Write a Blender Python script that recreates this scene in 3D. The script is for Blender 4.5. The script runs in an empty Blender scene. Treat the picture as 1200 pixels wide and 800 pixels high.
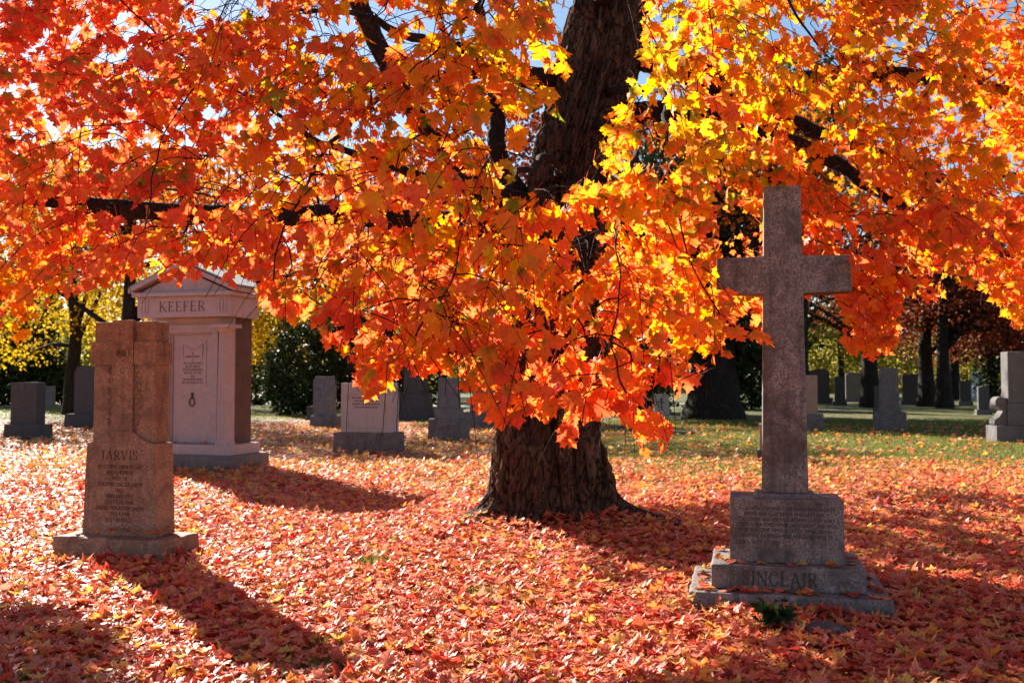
import bpy, bmesh, math, random
import numpy as np
from mathutils import Vector, Matrix, noise
R = math.radians
rng = np.random.default_rng(11)
random.seed(5)
scene = bpy.context.scene
COL = scene.collection

# ------------------------------------------------------------------ camera
F = 35 / 36 * 1200          # focal length in photograph pixels
EYE = 1.6
PITCH = math.atan(45 / F)
CP, SP = math.cos(PITCH), math.sin(PITCH)

def at(x, y, depth):        # a point seen at photo position (x, y), 'depth' metres in front
    a, b = (x - 600) / F, (400 - y) / F
    d = np.array([a, CP - b * SP, SP + b * CP])
    return np.array([0, 0, EYE]) + d * (depth / d[1])

def on_ground(x, y):
    a, b = (x - 600) / F, (400 - y) / F
    d = np.array([a, CP - b * SP, SP + b * CP])
    return np.array([0, 0, EYE]) + d * (-EYE / d[2])

def project(P):             # world points (n,3) -> photo pixels
    P = np.atleast_2d(P) - np.array([0, 0, EYE])
    fwd = P[:, 1] * CP + P[:, 2] * SP
    up = -P[:, 1] * SP + P[:, 2] * CP
    fwd = np.where(np.abs(fwd) < 1e-3, 1e-3, fwd)
    return 600 + F * P[:, 0] / fwd, 400 - F * up / fwd, fwd

cam = bpy.data.cameras.new('camera'); cam.lens = 35; cam.sensor_width = 36
cam.clip_end = 2000; cam.clip_start = 0.05
cam.dof.use_dof = True; cam.dof.focus_distance = 6.0; cam.dof.aperture_fstop = 4.2
co = bpy.data.objects.new('camera', cam); COL.objects.link(co)
co.location = (0, 0, EYE); co.rotation_euler = (math.pi / 2 + PITCH, 0, 0)
scene.camera = co

# ------------------------------------------------------------------ light
SUN_EL = R(26.3)
SUN_H = np.array([-0.545, 0.838])                  # horizontal direction towards the sun
SUN_H /= np.linalg.norm(SUN_H)
to_sun = Vector((SUN_H[0] * math.cos(SUN_EL), SUN_H[1] * math.cos(SUN_EL), math.sin(SUN_EL)))
w = bpy.data.worlds.new('World'); scene.world = w; w.use_nodes = True
nt = w.node_tree; bgn = nt.nodes['Background']
sky = nt.nodes.new('ShaderNodeTexSky'); sky.sky_type = 'NISHITA'; sky.sun_disc = False
sky.sun_elevation = SUN_EL; sky.sun_rotation = math.atan2(SUN_H[0], SUN_H[1])
sky.air_density = 1.0; sky.dust_density = 0.25; sky.ozone_density = 2.0
nt.links.new(sky.outputs[0], bgn.inputs[0]); bgn.inputs[1].default_value = 0.05
ld = bpy.data.lights.new('sun', 'SUN'); ld.energy = 5.0; ld.angle = R(0.55); ld.color = (1.0, 0.93, 0.82)
lo = bpy.data.objects.new('sun', ld); COL.objects.link(lo)
lo.location = (-20, 30, 25); lo.rotation_euler = to_sun.to_track_quat('Z', 'Y').to_euler()
vs = scene.view_settings; vs.view_transform = 'Standard'; vs.look = 'None'; vs.gamma = 1; vs.exposure = 1.62
vs.use_curve_mapping = False
cy = scene.cycles
cy.max_bounces = 8; cy.diffuse_bounces = 4; cy.glossy_bounces = 2; cy.transmission_bounces = 4
cy.transparent_max_bounces = 4; cy.use_denoising = True
cy.sample_clamp_indirect = 6.0; cy.caustics_reflective = False; cy.caustics_refractive = False
scene.render.use_persistent_data = False

# ------------------------------------------------------------------ materials
def new_mat(name):
    m = bpy.data.materials.new(name); m.use_nodes = True
    t = m.node_tree; p = t.nodes['Principled BSDF']
    return m, t, p, t.nodes['Material Output']
def N(t, kind, **kw):
    n = t.nodes.new(kind)
    for k, v in kw.items(): setattr(n, k, v)
    return n
def ramp(t, stops, fac=None, interp='LINEAR'):
    n = N(t, 'ShaderNodeValToRGB'); e = n.color_ramp.elements; n.color_ramp.interpolation = interp
    while len(e) < len(stops): e.new(0.5)
    for i, (p, c) in enumerate(stops):
        e[i].position = p; e[i].color = (*c, 1) if len(c) == 3 else c
    if fac is not None: t.links.new(fac, n.inputs[0])
    return n
def noise_tex(t, scale, detail=4, rough=0.55, vec=None, dist=0.0):
    n = N(t, 'ShaderNodeTexNoise'); n.inputs['Scale'].default_value = scale
    n.inputs['Detail'].default_value = detail; n.inputs['Roughness'].default_value = rough
    n.inputs['Distortion'].default_value = dist
    if vec is not None: t.links.new(vec, n.inputs['Vector'])
    return n
def mix(t, fac, a, b, mode='MIX'):
    n = N(t, 'ShaderNodeMix', data_type='RGBA', blend_type=mode)
    for sock, v in ((n.inputs[0], fac), (n.inputs[6], a), (n.inputs[7], b)):
        if isinstance(v, (int, float)): sock.default_value = v
        elif isinstance(v, tuple): sock.default_value = (*v, 1)
        else: t.links.new(v, sock)
    return n.outputs[2]
def math_n(t, op, a, b=None):
    n = N(t, 'ShaderNodeMath', operation=op)
    for s, v in ((n.inputs[0], a), (n.inputs[1], b)):
        if v is None: continue
        if isinstance(v, (int, float)): s.default_value = v
        else: t.links.new(v, s)
    return n.outputs[0]

def stone(name, base, dark, light, speck=160, stain=0.5, bump=0.25):
    m, t, p, o = new_mat(name)
    tc = N(t, 'ShaderNodeTexCoord'); ob = tc.outputs['Object']
    grain = noise_tex(t, speck, 2, 0.7, ob)
    g = ramp(t, [(0.36, dark), (0.52, base), (0.68, light)], grain.outputs[0])
    blot = noise_tex(t, 4.5, 7, 0.72, ob, 0.6)
    b = ramp(t, [(0.40, (0, 0, 0)), (0.62, (1, 1, 1))], blot.outputs[0])
    dirt = tuple(c * 0.38 for c in dark)
    c = mix(t, math_n(t, 'MULTIPLY', b.outputs[0], stain), g.outputs[0], tuple(0.55 * x + 0.15 * y for x, y in zip(dark, base)))
    # weather streaks running down the stone
    mp = N(t, 'ShaderNodeMapping'); mp.inputs['Scale'].default_value = (14, 14, 1.1); t.links.new(ob, mp.inputs[0])
    st = noise_tex(t, 1.0, 5, 0.65, mp.outputs[0])
    s = ramp(t, [(0.52, (0, 0, 0)), (0.72, (1, 1, 1))], st.outputs[0])
    c = mix(t, math_n(t, 'MULTIPLY', s.outputs[0], 0.5 * stain + 0.1), c, dirt)
    # lichen specks
    vo = noise_tex(t, 38, 5, 0.75, ob, 0.4)
    l = ramp(t, [(0.55, (0, 0, 0)), (0.63, (1, 1, 1))], vo.outputs[0])
    c = mix(t, math_n(t, 'MULTIPLY', l.outputs[0], 0.55 * stain), c, dirt)
    t.links.new(c, p.inputs['Base Color'])
    p.inputs['Roughness'].default_value = 0.82; p.inputs['Specular IOR Level'].default_value = 0.3
    bp = N(t, 'ShaderNodeBump'); bp.inputs['Strength'].default_value = bump; bp.inputs['Distance'].default_value = 0.006
    hs = math_n(t, 'ADD', math_n(t, 'MULTIPLY', grain.outputs[0], 0.5), vo.outputs[0])
    t.links.new(hs, bp.inputs['Height']); t.links.new(bp.outputs[0], p.inputs['Normal'])
    return m
S_GREY = stone('weathered grey granite', (0.265, 0.245, 0.232), (0.115, 0.10, 0.092), (0.40, 0.375, 0.36), 90, 1.0, 0.4)
S_RED = stone('reddish brown granite', (0.37, 0.245, 0.17), (0.18, 0.105, 0.07), (0.50, 0.36, 0.27), 85, 0.8, 0.4)
S_PALE = stone('pale smooth stone', (0.50, 0.42, 0.42), (0.38, 0.31, 0.31), (0.58, 0.50, 0.50), 90, 0.28, 0.12)
S_MID = stone('mid grey granite', (0.22, 0.195, 0.193), (0.125, 0.108, 0.107), (0.31, 0.28, 0.275), 60, 0.6)
S_ROCK = stone('rock faced granite', (0.20, 0.168, 0.162), (0.10, 0.085, 0.08), (0.29, 0.255, 0.245), 40, 0.6, 0.5)
S_DARK = stone('dark charcoal granite', (0.085, 0.078, 0.078), (0.05, 0.045, 0.045), (0.13, 0.12, 0.12), 60, 0.3)
S_WALL = stone('stained brown side stone', (0.15, 0.092, 0.072), (0.09, 0.052, 0.04), (0.21, 0.135, 0.11), 70, 0.5)  # weathered brown, darkened further: the side walls' shade put into the colour
S_DUSK = stone('sooty grey granite', (0.165, 0.15, 0.148), (0.095, 0.086, 0.085), (0.24, 0.22, 0.22), 50, 0.5)  # darker copy of the mid grey, shade put into the colour
S_WHITE = stone('white marble', (0.66, 0.66, 0.66), (0.56, 0.56, 0.56), (0.72, 0.72, 0.72), 40, 0.15)
S_PINK = stone('pink granite', (0.40, 0.25, 0.20), (0.28, 0.16, 0.12), (0.48, 0.32, 0.26), 60, 0.3)
def plain(name, col, rough=0.8, metal=0.0):
    m, t, p, o = new_mat(name)
    tc = N(t, 'ShaderNodeTexCoord'); n = noise_tex(t, 40, 4, 0.6, tc.outputs['Object'])
    r = ramp(t, [(0.3, tuple(c * 0.7 for c in col)), (0.7, tuple(min(1, c * 1.25) for c in col))], n.outputs[0])
    t.links.new(r.outputs[0], p.inputs['Base Color'])
    p.inputs['Roughness'].default_value = rough; p.inputs['Metallic'].default_value = metal
    return m
M_CUT_GREY = plain('grimy cut letters', (0.050, 0.042, 0.040))
M_CUT_RED = plain('grimy cut letters in red stone', (0.085, 0.036, 0.026))
M_CUT_PALE = plain('grimy cut letters in pale stone', (0.15, 0.10, 0.10))
M_BRONZE = plain('dark bronze', (0.10, 0.075, 0.05), 0.5, 0.7)
M_SLATE = plain('weathered roof stone', (0.27, 0.255, 0.25), 0.85)

def bark_mat(name, dark, mid, light, scale=1.0):
    m, t, p, o = new_mat(name)
    tc = N(t, 'ShaderNodeTexCoord'); mp = N(t, 'ShaderNodeMapping'); mp.inputs['Scale'].default_value = (1, 1, 0.16)
    t.links.new(tc.outputs['Object'], mp.inputs[0])
    a = noise_tex(t, 10 * scale, 8, 0.72, mp.outputs[0], 1.0); b = noise_tex(t, 45 * scale, 5, 0.7, mp.outputs[0])
    big = noise_tex(t, 2.2 * scale, 4, 0.6, tc.outputs['Object'])
    h = math_n(t, 'ADD', a.outputs[0], math_n(t, 'MULTIPLY', b.outputs[0], 0.45))
    mp2 = N(t, 'ShaderNodeMapping'); mp2.inputs['Scale'].default_value = (1, 1, 0.42); t.links.new(tc.outputs['Object'], mp2.inputs[0])
    ck = noise_tex(t, 7.5 * scale, 3, 0.5, mp2.outputs[0], 1.6)
    cr = ramp(t, [(0.0, (0, 0, 0)), (0.055, (1, 1, 1))], math_n(t, 'ABSOLUTE', math_n(t, 'SUBTRACT', ck.outputs[0], 0.5)))
    h = math_n(t, 'ADD', h, math_n(t, 'MULTIPLY', math_n(t, 'SUBTRACT', cr.outputs[0], 1.0), 0.35))
    r = ramp(t, [(0.50, dark), (0.72, mid), (0.95, light)], h)
    c = mix(t, math_n(t, 'MULTIPLY', big.outputs[0], 0.5), r.outputs[0], tuple(x * 0.55 for x in mid))
    t.links.new(c, p.inputs['Base Color']); p.inputs['Roughness'].default_value = 0.9
    p.inputs['Specular IOR Level'].default_value = 0.2
    bp = N(t, 'ShaderNodeBump'); bp.inputs['Strength'].default_value = 1.0; bp.inputs['Distance'].default_value = 0.05
    t.links.new(h, bp.inputs['Height']); t.links.new(bp.outputs[0], p.inputs['Normal'])
    return m
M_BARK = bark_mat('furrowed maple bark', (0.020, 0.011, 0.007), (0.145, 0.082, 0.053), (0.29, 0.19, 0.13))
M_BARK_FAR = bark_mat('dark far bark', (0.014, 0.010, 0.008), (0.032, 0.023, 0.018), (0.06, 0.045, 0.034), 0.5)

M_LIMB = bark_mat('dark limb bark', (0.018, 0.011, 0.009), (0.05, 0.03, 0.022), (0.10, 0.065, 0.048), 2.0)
def leaf_mat(name, stops, green=(0.13, 0.17, 0.02), trans=0.5, boost=1.25, gloss=0.45, rough=0.42, vein=0.35):
    m, t, p, o = new_mat(name)
    at1 = N(t, 'ShaderNodeAttribute', attribute_name='tint'); at2 = N(t, 'ShaderNodeAttribute', attribute_name='green')
    at3 = N(t, 'ShaderNodeAttribute', attribute_name='leafpos')
    r = ramp(t, stops, at1.outputs['Fac'])
    # green heart and veins of each leaf
    ln = N(t, 'ShaderNodeVectorMath', operation='LENGTH'); t.links.new(at3.outputs['Vector'], ln.inputs[0])
    hr = ramp(t, [(0.10, (1, 1, 1)), (0.62, (0, 0, 0))], ln.outputs['Value'])
    c = mix(t, math_n(t, 'MULTIPLY', hr.outputs[0], at2.outputs['Fac']), r.outputs[0], green)
    sx = N(t, 'ShaderNodeSeparateXYZ'); t.links.new(at3.outputs['Vector'], sx.inputs[0])
    ang = N(t, 'ShaderNodeMath', operation='ARCTAN2'); t.links.new(sx.outputs[0], ang.inputs[0]); t.links.new(sx.outputs[1], ang.inputs[1])
    sn = math_n(t, 'ABSOLUTE', math_n(t, 'SINE', math_n(t, 'MULTIPLY', ang.outputs[0], 3.4)))
    wv = math_n(t, 'MULTIPLY', sn, ln.outputs['Value'])
    vr = ramp(t, [(0.0, (1, 1, 1)), (0.045, (0, 0, 0))], wv)
    c = mix(t, math_n(t, 'MULTIPLY', vr.outputs[0], vein), c, mix(t, 0.5, c, (0.75, 0.42, 0.10)))
    geo = N(t, 'ShaderNodeNewGeometry')
    nz = noise_tex(t, 55, 3, 0.6, geo.outputs['Position'])
    nr = ramp(t, [(0.3, (0.72, 0.66, 0.62)), (0.65, (1, 1, 1))], nz.outputs[0])
    c = mix(t, 0.8, c, nr.outputs[0], 'MULTIPLY')
    t.links.new(c, p.inputs['Base Color'])
    p.inputs['Roughness'].default_value = rough; p.inputs['Specular IOR Level'].default_value = gloss
    tr = N(t, 'ShaderNodeBsdfTranslucent')
    hs = N(t, 'ShaderNodeHueSaturation'); hs.inputs['Saturation'].default_value = 1.04; hs.inputs['Value'].default_value = boost
    t.links.new(c, hs.inputs['Color']); t.links.new(hs.outputs[0], tr.inputs['Color'])
    ms = N(t, 'ShaderNodeMixShader'); ms.inputs[0].default_value = trans
    t.links.new(p.outputs[0], ms.inputs[1]); t.links.new(tr.outputs[0], ms.inputs[2])
    t.links.new(ms.outputs[0], o.inputs['Surface'])
    return m
M_MAPLE = leaf_mat('turning maple leaf', [(0.0, (0.66, 0.085, 0.05)), (0.22, (0.88, 0.19, 0.085)), (0.45, (0.88, 0.275, 0.045)), (0.66, (0.86, 0.44, 0.03)),
                                          (0.82, (0.68, 0.44, 0.04)), (0.92, (0.36, 0.37, 0.035)), (1.0, (0.19, 0.27, 0.025))], green=(0.16, 0.22, 0.02), trans=0.76, boost=1.3, gloss=0.3)
M_LITTER = leaf_mat('fallen maple leaf', [(0.0, (0.26, 0.05, 0.035)), (0.16, (0.58, 0.05, 0.04)), (0.34, (0.80, 0.15, 0.085)), (0.52, (0.79, 0.30, 0.20)),
                                          (0.68, (0.84, 0.30, 0.075)), (0.84, (0.85, 0.58, 0.14)), (1.0, (0.62, 0.42, 0.22))],
                    green=(0.5, 0.2, 0.08), trans=0.40, boost=1.2, gloss=0.38, rough=0.5)
def far_leaf(name, a, b, c, trans=0.45):
    return leaf_mat(name, [(0.0, a), (0.5, b), (1.0, c)], trans=trans, boost=1.2, gloss=0.15, rough=0.55, vein=0.0)
M_YELLOW = far_leaf('yellow autumn leaf', (0.40, 0.22, 0.03), (0.62, 0.40, 0.03), (0.72, 0.56, 0.06))
M_OLIVE = far_leaf('olive autumn leaf', (0.18, 0.17, 0.04), (0.38, 0.33, 0.06), (0.55, 0.47, 0.10))
M_RUST = far_leaf('rust red leaf', (0.13, 0.025, 0.018), (0.24, 0.05, 0.025), (0.40, 0.12, 0.04), 0.3)
M_ORANGE = far_leaf('orange autumn leaf', (0.55, 0.08, 0.03), (0.70, 0.22, 0.03), (0.72, 0.38, 0.05), 0.5)
M_EVER = far_leaf('dark evergreen needle', (0.012, 0.022, 0.008), (0.028, 0.045, 0.014), (0.05, 0.075, 0.02), 0.15)
M_PINE = far_leaf('green pine needle', (0.03, 0.06, 0.015), (0.07, 0.12, 0.025), (0.12, 0.19, 0.04), 0.3)
M_GRASS = far_leaf('lawn grass blade', (0.09, 0.12, 0.022), (0.17, 0.21, 0.04), (0.30, 0.31, 0.09), 0.45)
M_HERB = far_leaf('dark green herb', (0.015, 0.035, 0.01), (0.03, 0.06, 0.015), (0.05, 0.09, 0.02), 0.3)

# ------------------------------------------------------------------ object helpers
def tag(o, label=None, cat=None, group=None, kind=None):
    if label: o['label'] = label
    if cat: o['category'] = cat
    if group: o['group'] = group
    if kind: o['kind'] = kind
    return o
def thing(name, label, cat, loc=(0, 0, 0), rz=0.0, group=None):
    o = bpy.data.objects.new(name, None); COL.objects.link(o); o.empty_display_size = 0.2
    o.location = tuple(float(v) for v in loc); o.rotation_euler = (0, 0, rz)
    return tag(o, label, cat, group)
def link_mesh(name, me, m, parent=None):
    o = bpy.data.objects.new(name, me); COL.objects.link(o)
    if m is not None: me.materials.append(m)
    if parent is not None: o.parent = parent
    return o
def np_mesh(name, verts, faces_flat, counts, attrs=None, smooth=False):
    me = bpy.data.meshes.new(name)
    verts = np.ascontiguousarray(verts, np.float32); counts = np.asarray(counts, np.int32)
    me.vertices.add(len(verts)); me.vertices.foreach_set('co', verts.ravel())
    me.loops.add(len(faces_flat)); me.loops.foreach_set('vertex_index', np.asarray(faces_flat, np.int32))
    me.polygons.add(len(counts))
    st = np.zeros(len(counts), np.int32); st[1:] = np.cumsum(counts)[:-1]
    me.polygons.foreach_set('loop_start', st)
    if smooth: me.polygons.foreach_set('use_smooth', np.ones(len(counts), bool))
    for k, v in (attrs or {}).items():
        if v.ndim == 1:
            a = me.attributes.new(k, 'FLOAT', 'POINT'); a.data.foreach_set('value', np.ascontiguousarray(v, np.float32))
        else:
            a = me.attributes.new(k, 'FLOAT_VECTOR', 'POINT'); a.data.foreach_set('vector', np.ascontiguousarray(v, np.float32).ravel())
    me.update(calc_edges=True); me.validate()
    return me
class MB:
    def __init__(s): s.v = []; s.f = []
    def box(s, x0, x1, y0, y1, z0, z1, tx=0.0, ty=0.0):
        b = len(s.v)
        s.v += [(x0, y0, z0), (x1, y0, z0), (x1, y1, z0), (x0, y1, z0),
                (x0 + tx, y0 + ty, z1), (x1 - tx, y0 + ty, z1), (x1 - tx, y1 - ty, z1), (x0 + tx, y1 - ty, z1)]
        s.f += [[b + i for i in q] for q in ((0, 3, 2, 1), (4, 5, 6, 7), (0, 1, 5, 4), (1, 2, 6, 5), (2, 3, 7, 6), (3, 0, 4, 7))]
        return s
    def prism(s, outline, y0, y1, inset=0.0):     # outline in x,z counter-clockwise seen from the front (-y)
        b = len(s.v); n = len(outline)
        s.v += [(x, y0, z) for x, z in outline] + [(x, y1, z) for x, z in outline]
        s.f.append([b + i for i in range(n)]); s.f.append([b + n + i for i in reversed(range(n))])
        for i in range(n):
            j = (i + 1) % n
            s.f.append([b + i, b + n + i, b + n + j, b + j])
        return s
    def tube(s, pts, rad, seg=8, cap=True):
        pts = [Vector(p) for p in pts]; b = len(s.v); n = len(pts); up = Vector((0.13, 0.31, 0.94))
        for i, p in enumerate(pts):
            t = (pts[min(i + 1, n - 1)] - pts[max(i - 1, 0)]).normalized()
            u = t.cross(up); u = u.normalized() if u.length > 1e-4 else t.orthogonal().normalized()
            v = t.cross(u)
            r = rad[i] if hasattr(rad, '__len__') else rad
            for k in range(seg):
                a = 2 * math.pi * k / seg
                s.v.append(tuple(p + u * (r * math.cos(a)) + v * (r * math.sin(a))))
        for i in range(n - 1):
            for k in range(seg):
                k2 = (k + 1) % seg
                s.f.append([b + i * seg + k, b + i * seg + k2, b + (i + 1) * seg + k2, b + (i + 1) * seg + k])
        if cap:
            s.f.append([b + k for k in reversed(range(seg))]); s.f.append([b + (n - 1) * seg + k for k in range(seg)])
        return s
    def lathe(s, prof, seg=24, cx=0, cyy=0, flute=None):
        b = len(s.v)
        for r, z in prof:
            for k in range(seg):
                a = 2 * math.pi * k / seg
                rr = r * (flute(a) if flute else 1)
                s.v.append((cx + rr * math.cos(a), cyy + rr * math.sin(a), z))
        for i in range(len(prof) - 1):
            for k in range(seg):
                k2 = (k + 1) % seg
                s.f.append([b + i * seg + k, b + i * seg + k2, b + (i + 1) * seg + k2, b + (i + 1) * seg + k])
        s.f.append([b + k for k in reversed(range(seg))]); s.f.append([b + (len(prof) - 1) * seg + k for k in range(seg)])
        return s
    def build(s, name, m, parent=None, bevel=0.0, smooth=False, rough=0.0, cuts=0, seed=0):
        bm = bmesh.new(); vv = [bm.verts.new(p) for p in s.v]
        for f in s.f:
            try: bm.faces.new([vv[i] for i in f])
            except ValueError: pass
        bmesh.ops.recalc_face_normals(bm, faces=bm.faces)
        if bevel: bmesh.ops.bevel(bm, geom=list(bm.edges), offset=bevel, segments=2, affect='EDGES', profile=0.6, clamp_overlap=True)
        if cuts:
            for _ in range(5):
                bm.edges.ensure_lookup_table()
                L = [e for e in bm.edges if e.calc_length() > cuts]
                if not L: break
                bmesh.ops.subdivide_edges(bm, edges=L, cuts=1, use_grid_fill=True)
            bmesh.ops.triangulate(bm, faces=[f for f in bm.faces if len(f.verts) > 4])
            bm.normal_update()
            for v in bm.verts:
                d = noise.fractal(v.co * 7 + Vector((seed, 0, 0)), 0.9, 2.1, 4) * rough
                v.co += v.normal * d
        me = bpy.data.meshes.new(name); bm.to_mesh(me); bm.free()
        if smooth:
            for p in me.polygons: p.use_smooth = True
        return link_mesh(name, me, m, parent)
def worn_box(name, m, parent, x0, x1, y0, y1, z0, z1, r=.012, step=.08, rough=.002, tx=0.0, ty=0.0, wear=.5, seed=0):
    """a dressed block: gridded faces, edges rounded by a varying radius, faint unevenness"""
    lo_, hi_ = np.array([x0, y0, z0]), np.array([x1, y1, z1]); ax = []
    for a, b_ in zip(lo_, hi_):
        n = max(2, int(round((b_ - a - 4 * r) / step)))
        ax.append(np.concatenate([[a, a + r * .45, a + r, a + 2 * r], np.linspace(a + 2 * r, b_ - 2 * r, n + 1)[1:-1], [b_ - 2 * r, b_ - r, b_ - r * .45, b_]]))
    ids = {}; V = []; Fs = []
    def vid(i, j, k):
        q = (i, j, k)
        if q not in ids: ids[q] = len(V); V.append((ax[0][i], ax[1][j], ax[2][k]))
        return ids[q]
    nx_, ny_, nz_ = (len(a) - 1 for a in ax)
    for i in range(nx_):
        for j in range(ny_):
            Fs.append([vid(i, j, 0), vid(i, j + 1, 0), vid(i + 1, j + 1, 0), vid(i + 1, j, 0)]); Fs.append([vid(i, j, nz_), vid(i + 1, j, nz_), vid(i + 1, j + 1, nz_), vid(i, j + 1, nz_)])
        for k in range(nz_):
            Fs.append([vid(i, 0, k), vid(i + 1, 0, k), vid(i + 1, 0, k + 1), vid(i, 0, k + 1)]); Fs.append([vid(i, ny_, k), vid(i, ny_, k + 1), vid(i + 1, ny_, k + 1), vid(i + 1, ny_, k)])
    for j in range(ny_):
        for k in range(nz_):
            Fs.append([vid(0, j, k), vid(0, j, k + 1), vid(0, j + 1, k + 1), vid(0, j + 1, k)]); Fs.append([vid(nx_, j, k), vid(nx_, j + 1, k), vid(nx_, j + 1, k + 1), vid(nx_, j, k + 1)])
    V = np.array(V); rr = np.array([r * (1 + wear * 1.6 * noise.noise(Vector(v) * 9 + Vector((seed * 3.1, 0, 0)))) for v in V])[:, None]
    rr = np.clip(rr, r * .25, r * 1.9)
    q = np.clip(V, lo_ + rr, hi_ - rr); d = V - q; L = np.linalg.norm(d, axis=1, keepdims=True)
    V = np.where(L > 1e-9, q + d / np.maximum(L, 1e-9) * rr, V)
    nrm = np.where(L > 1e-9, d / np.maximum(L, 1e-9), 0)
    fr = np.array([noise.fractal(Vector(v) * 6 + Vector((seed, 0, 0)), .9, 2.1, 4) for v in V])[:, None]
    V = V + nrm * fr * rough
    f = (V[:, 2] - z0) / (z1 - z0); cx_, cy_ = (x0 + x1) / 2, (y0 + y1) / 2
    V[:, 0] = cx_ + (V[:, 0] - cx_) * (1 - 2 * tx * f / (x1 - x0)); V[:, 1] = cy_ + (V[:, 1] - cy_) * (1 - 2 * ty * f / (y1 - y0))
    Fs = np.array(Fs)
    return link_mesh(name, np_mesh(name, V, Fs.ravel(), np.full(len(Fs), 4)), m, parent)
def hgt(x, y):                                   # gentle undulation of the lawn
    x = np.asarray(x, float); y = np.asarray(y, float)
    near = np.exp(-(np.hypot(x, y - 8) / 30) ** 2)
    h = 0.022 * (np.sin(x * 0.9 + 1.3) * np.sin(y * 0.7) + 0.6 * np.sin(x * 2.1 + y * 1.7)) * near
    return h + 0.10 * np.exp(-((x - 0.42) ** 2 + (y - 11.4) ** 2) / 2.2)

# text as thin meshes -------------------------------------------------------
def text_part(name, lines, size, width, m, parent, y, z, cx=0.0, spacing=1.25, ext=0.0016):
    cu = bpy.data.curves.new(name, 'FONT'); cu.body = '\n'.join(lines); cu.size = size; cu.align_x = 'CENTER'
    cu.space_line = spacing; cu.extrude = ext; cu.resolution_u = 3
    tmp = bpy.data.objects.new('tmp', cu); COL.objects.link(tmp)
    dg = bpy.context.evaluated_depsgraph_get()
    me = bpy.data.meshes.new_from_object(tmp.evaluated_get(dg)); me.name = name
    COL.objects.unlink(tmp); bpy.data.objects.remove(tmp)
    xs = [v.co.x for v in me.vertices]; sc = width / max(1e-4, max(xs) - min(xs)); mid = (max(xs) + min(xs)) / 2
    for v in me.vertices:
        v.co = ((v.co.x - mid) * min(sc, 1.6) + cx, y - v.co.z, z + v.co.y)
    me.flip_normals() if False else None
    return link_mesh(name, me, m, parent)
# serif capitals for the carved family names: strokes (line | arc) on a unit cell
T, TH = 0.15, 0.075
def serif(x, y, w=0.30): return ('l', x - w / 2, y, x + w / 2, y, 0.05)
GLYPH = {
 'I': (0.36, [('l', .18, 0, .18, 1, T), serif(.18, .025), serif(.18, .975)]),
 'N': (0.92, [('l', .14, 0, .14, 1, TH), ('l', .14, 1, .78, 0, T), ('l', .78, 0, .78, 1, TH), serif(.14, .025, .26), serif(.10, .975, .22), serif(.78, .975, .26)]),
 'L': (0.68, [('l', .16, 0, .16, 1, T), ('l', .16, .03, .6, .03, TH), ('l', .6, 0, .61, .24, .06), serif(.16, .975), serif(.14, .025)]),
 'A': (0.92, [('l', .1, 0, .46, 1, TH), ('l', .46, 1, .82, 0, T), ('l', .24, .34, .68, .34, TH), serif(.1, .025, .25), serif(.83, .025, .25)]),
 'R': (0.82, [('l', .16, 0, .16, 1, T), ('a', .36, .745, .26, .235, -90, 90, T * .8), ('l', .16, .98, .38, .98, TH), ('l', .16, .51, .38, .51, TH), ('l', .4, .5, .76, 0, T), serif(.16, .025), serif(.12, .975, .22)]),
 'V': (0.90, [('l', .1, 1, .45, 0, T), ('l', .45, 0, .8, 1, TH), serif(.1, .975, .26), serif(.8, .975, .25)]),
 'S': (0.66, [('a', .33, .74, .22, .23, 25, 262, T * .8), ('a', .33, .26, .24, .24, -155, 85, T * .8), ('l', .54, .72, .54, .96, .05), ('l', .1, .04, .1, .3, .05)]),
 'C': (0.86, [('a', .46, .5, .38, .48, 42, 318, T * .85), ('l', .75, .7, .75, .96, .055), ('l', .75, .3, .75, .06, .045)]),
 'J': (0.50, [('l', .3, .2, .3, 1, T), ('a', .12, .18, .18, .2, -110, 0, T * .8), serif(.3, .975)]),
 'K': (0.86, [('l', .16, 0, .16, 1, T), ('l', .2, .42, .68, 1, TH), ('l', .34, .56, .74, 0, T), serif(.16, .025), serif(.16, .975), serif(.68, .975, .24), serif(.76, .025, .22)]),
 'E': (0.70, [('l', .16, 0, .16, 1, T), ('l', .16, .03, .6, .03, TH), ('l', .16, .97, .58, .97, TH), ('l', .16, .52, .46, .52, TH), ('l', .6, 0, .61, .24, .06), ('l', .58, .78, .58, 1, .06), ('l', .46, .42, .46, .62, .05), serif(.14, .025, .26), serif(.14, .975, .26)]),
 'F': (0.66, [('l', .16, 0, .16, 1, T), ('l', .16, .97, .56, .97, TH), ('l', .16, .52, .44, .52, TH), ('l', .56, .78, .56, 1, .06), ('l', .44, .42, .44, .62, .05), serif(.16, .025), serif(.14, .975, .26)]),
}
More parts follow.
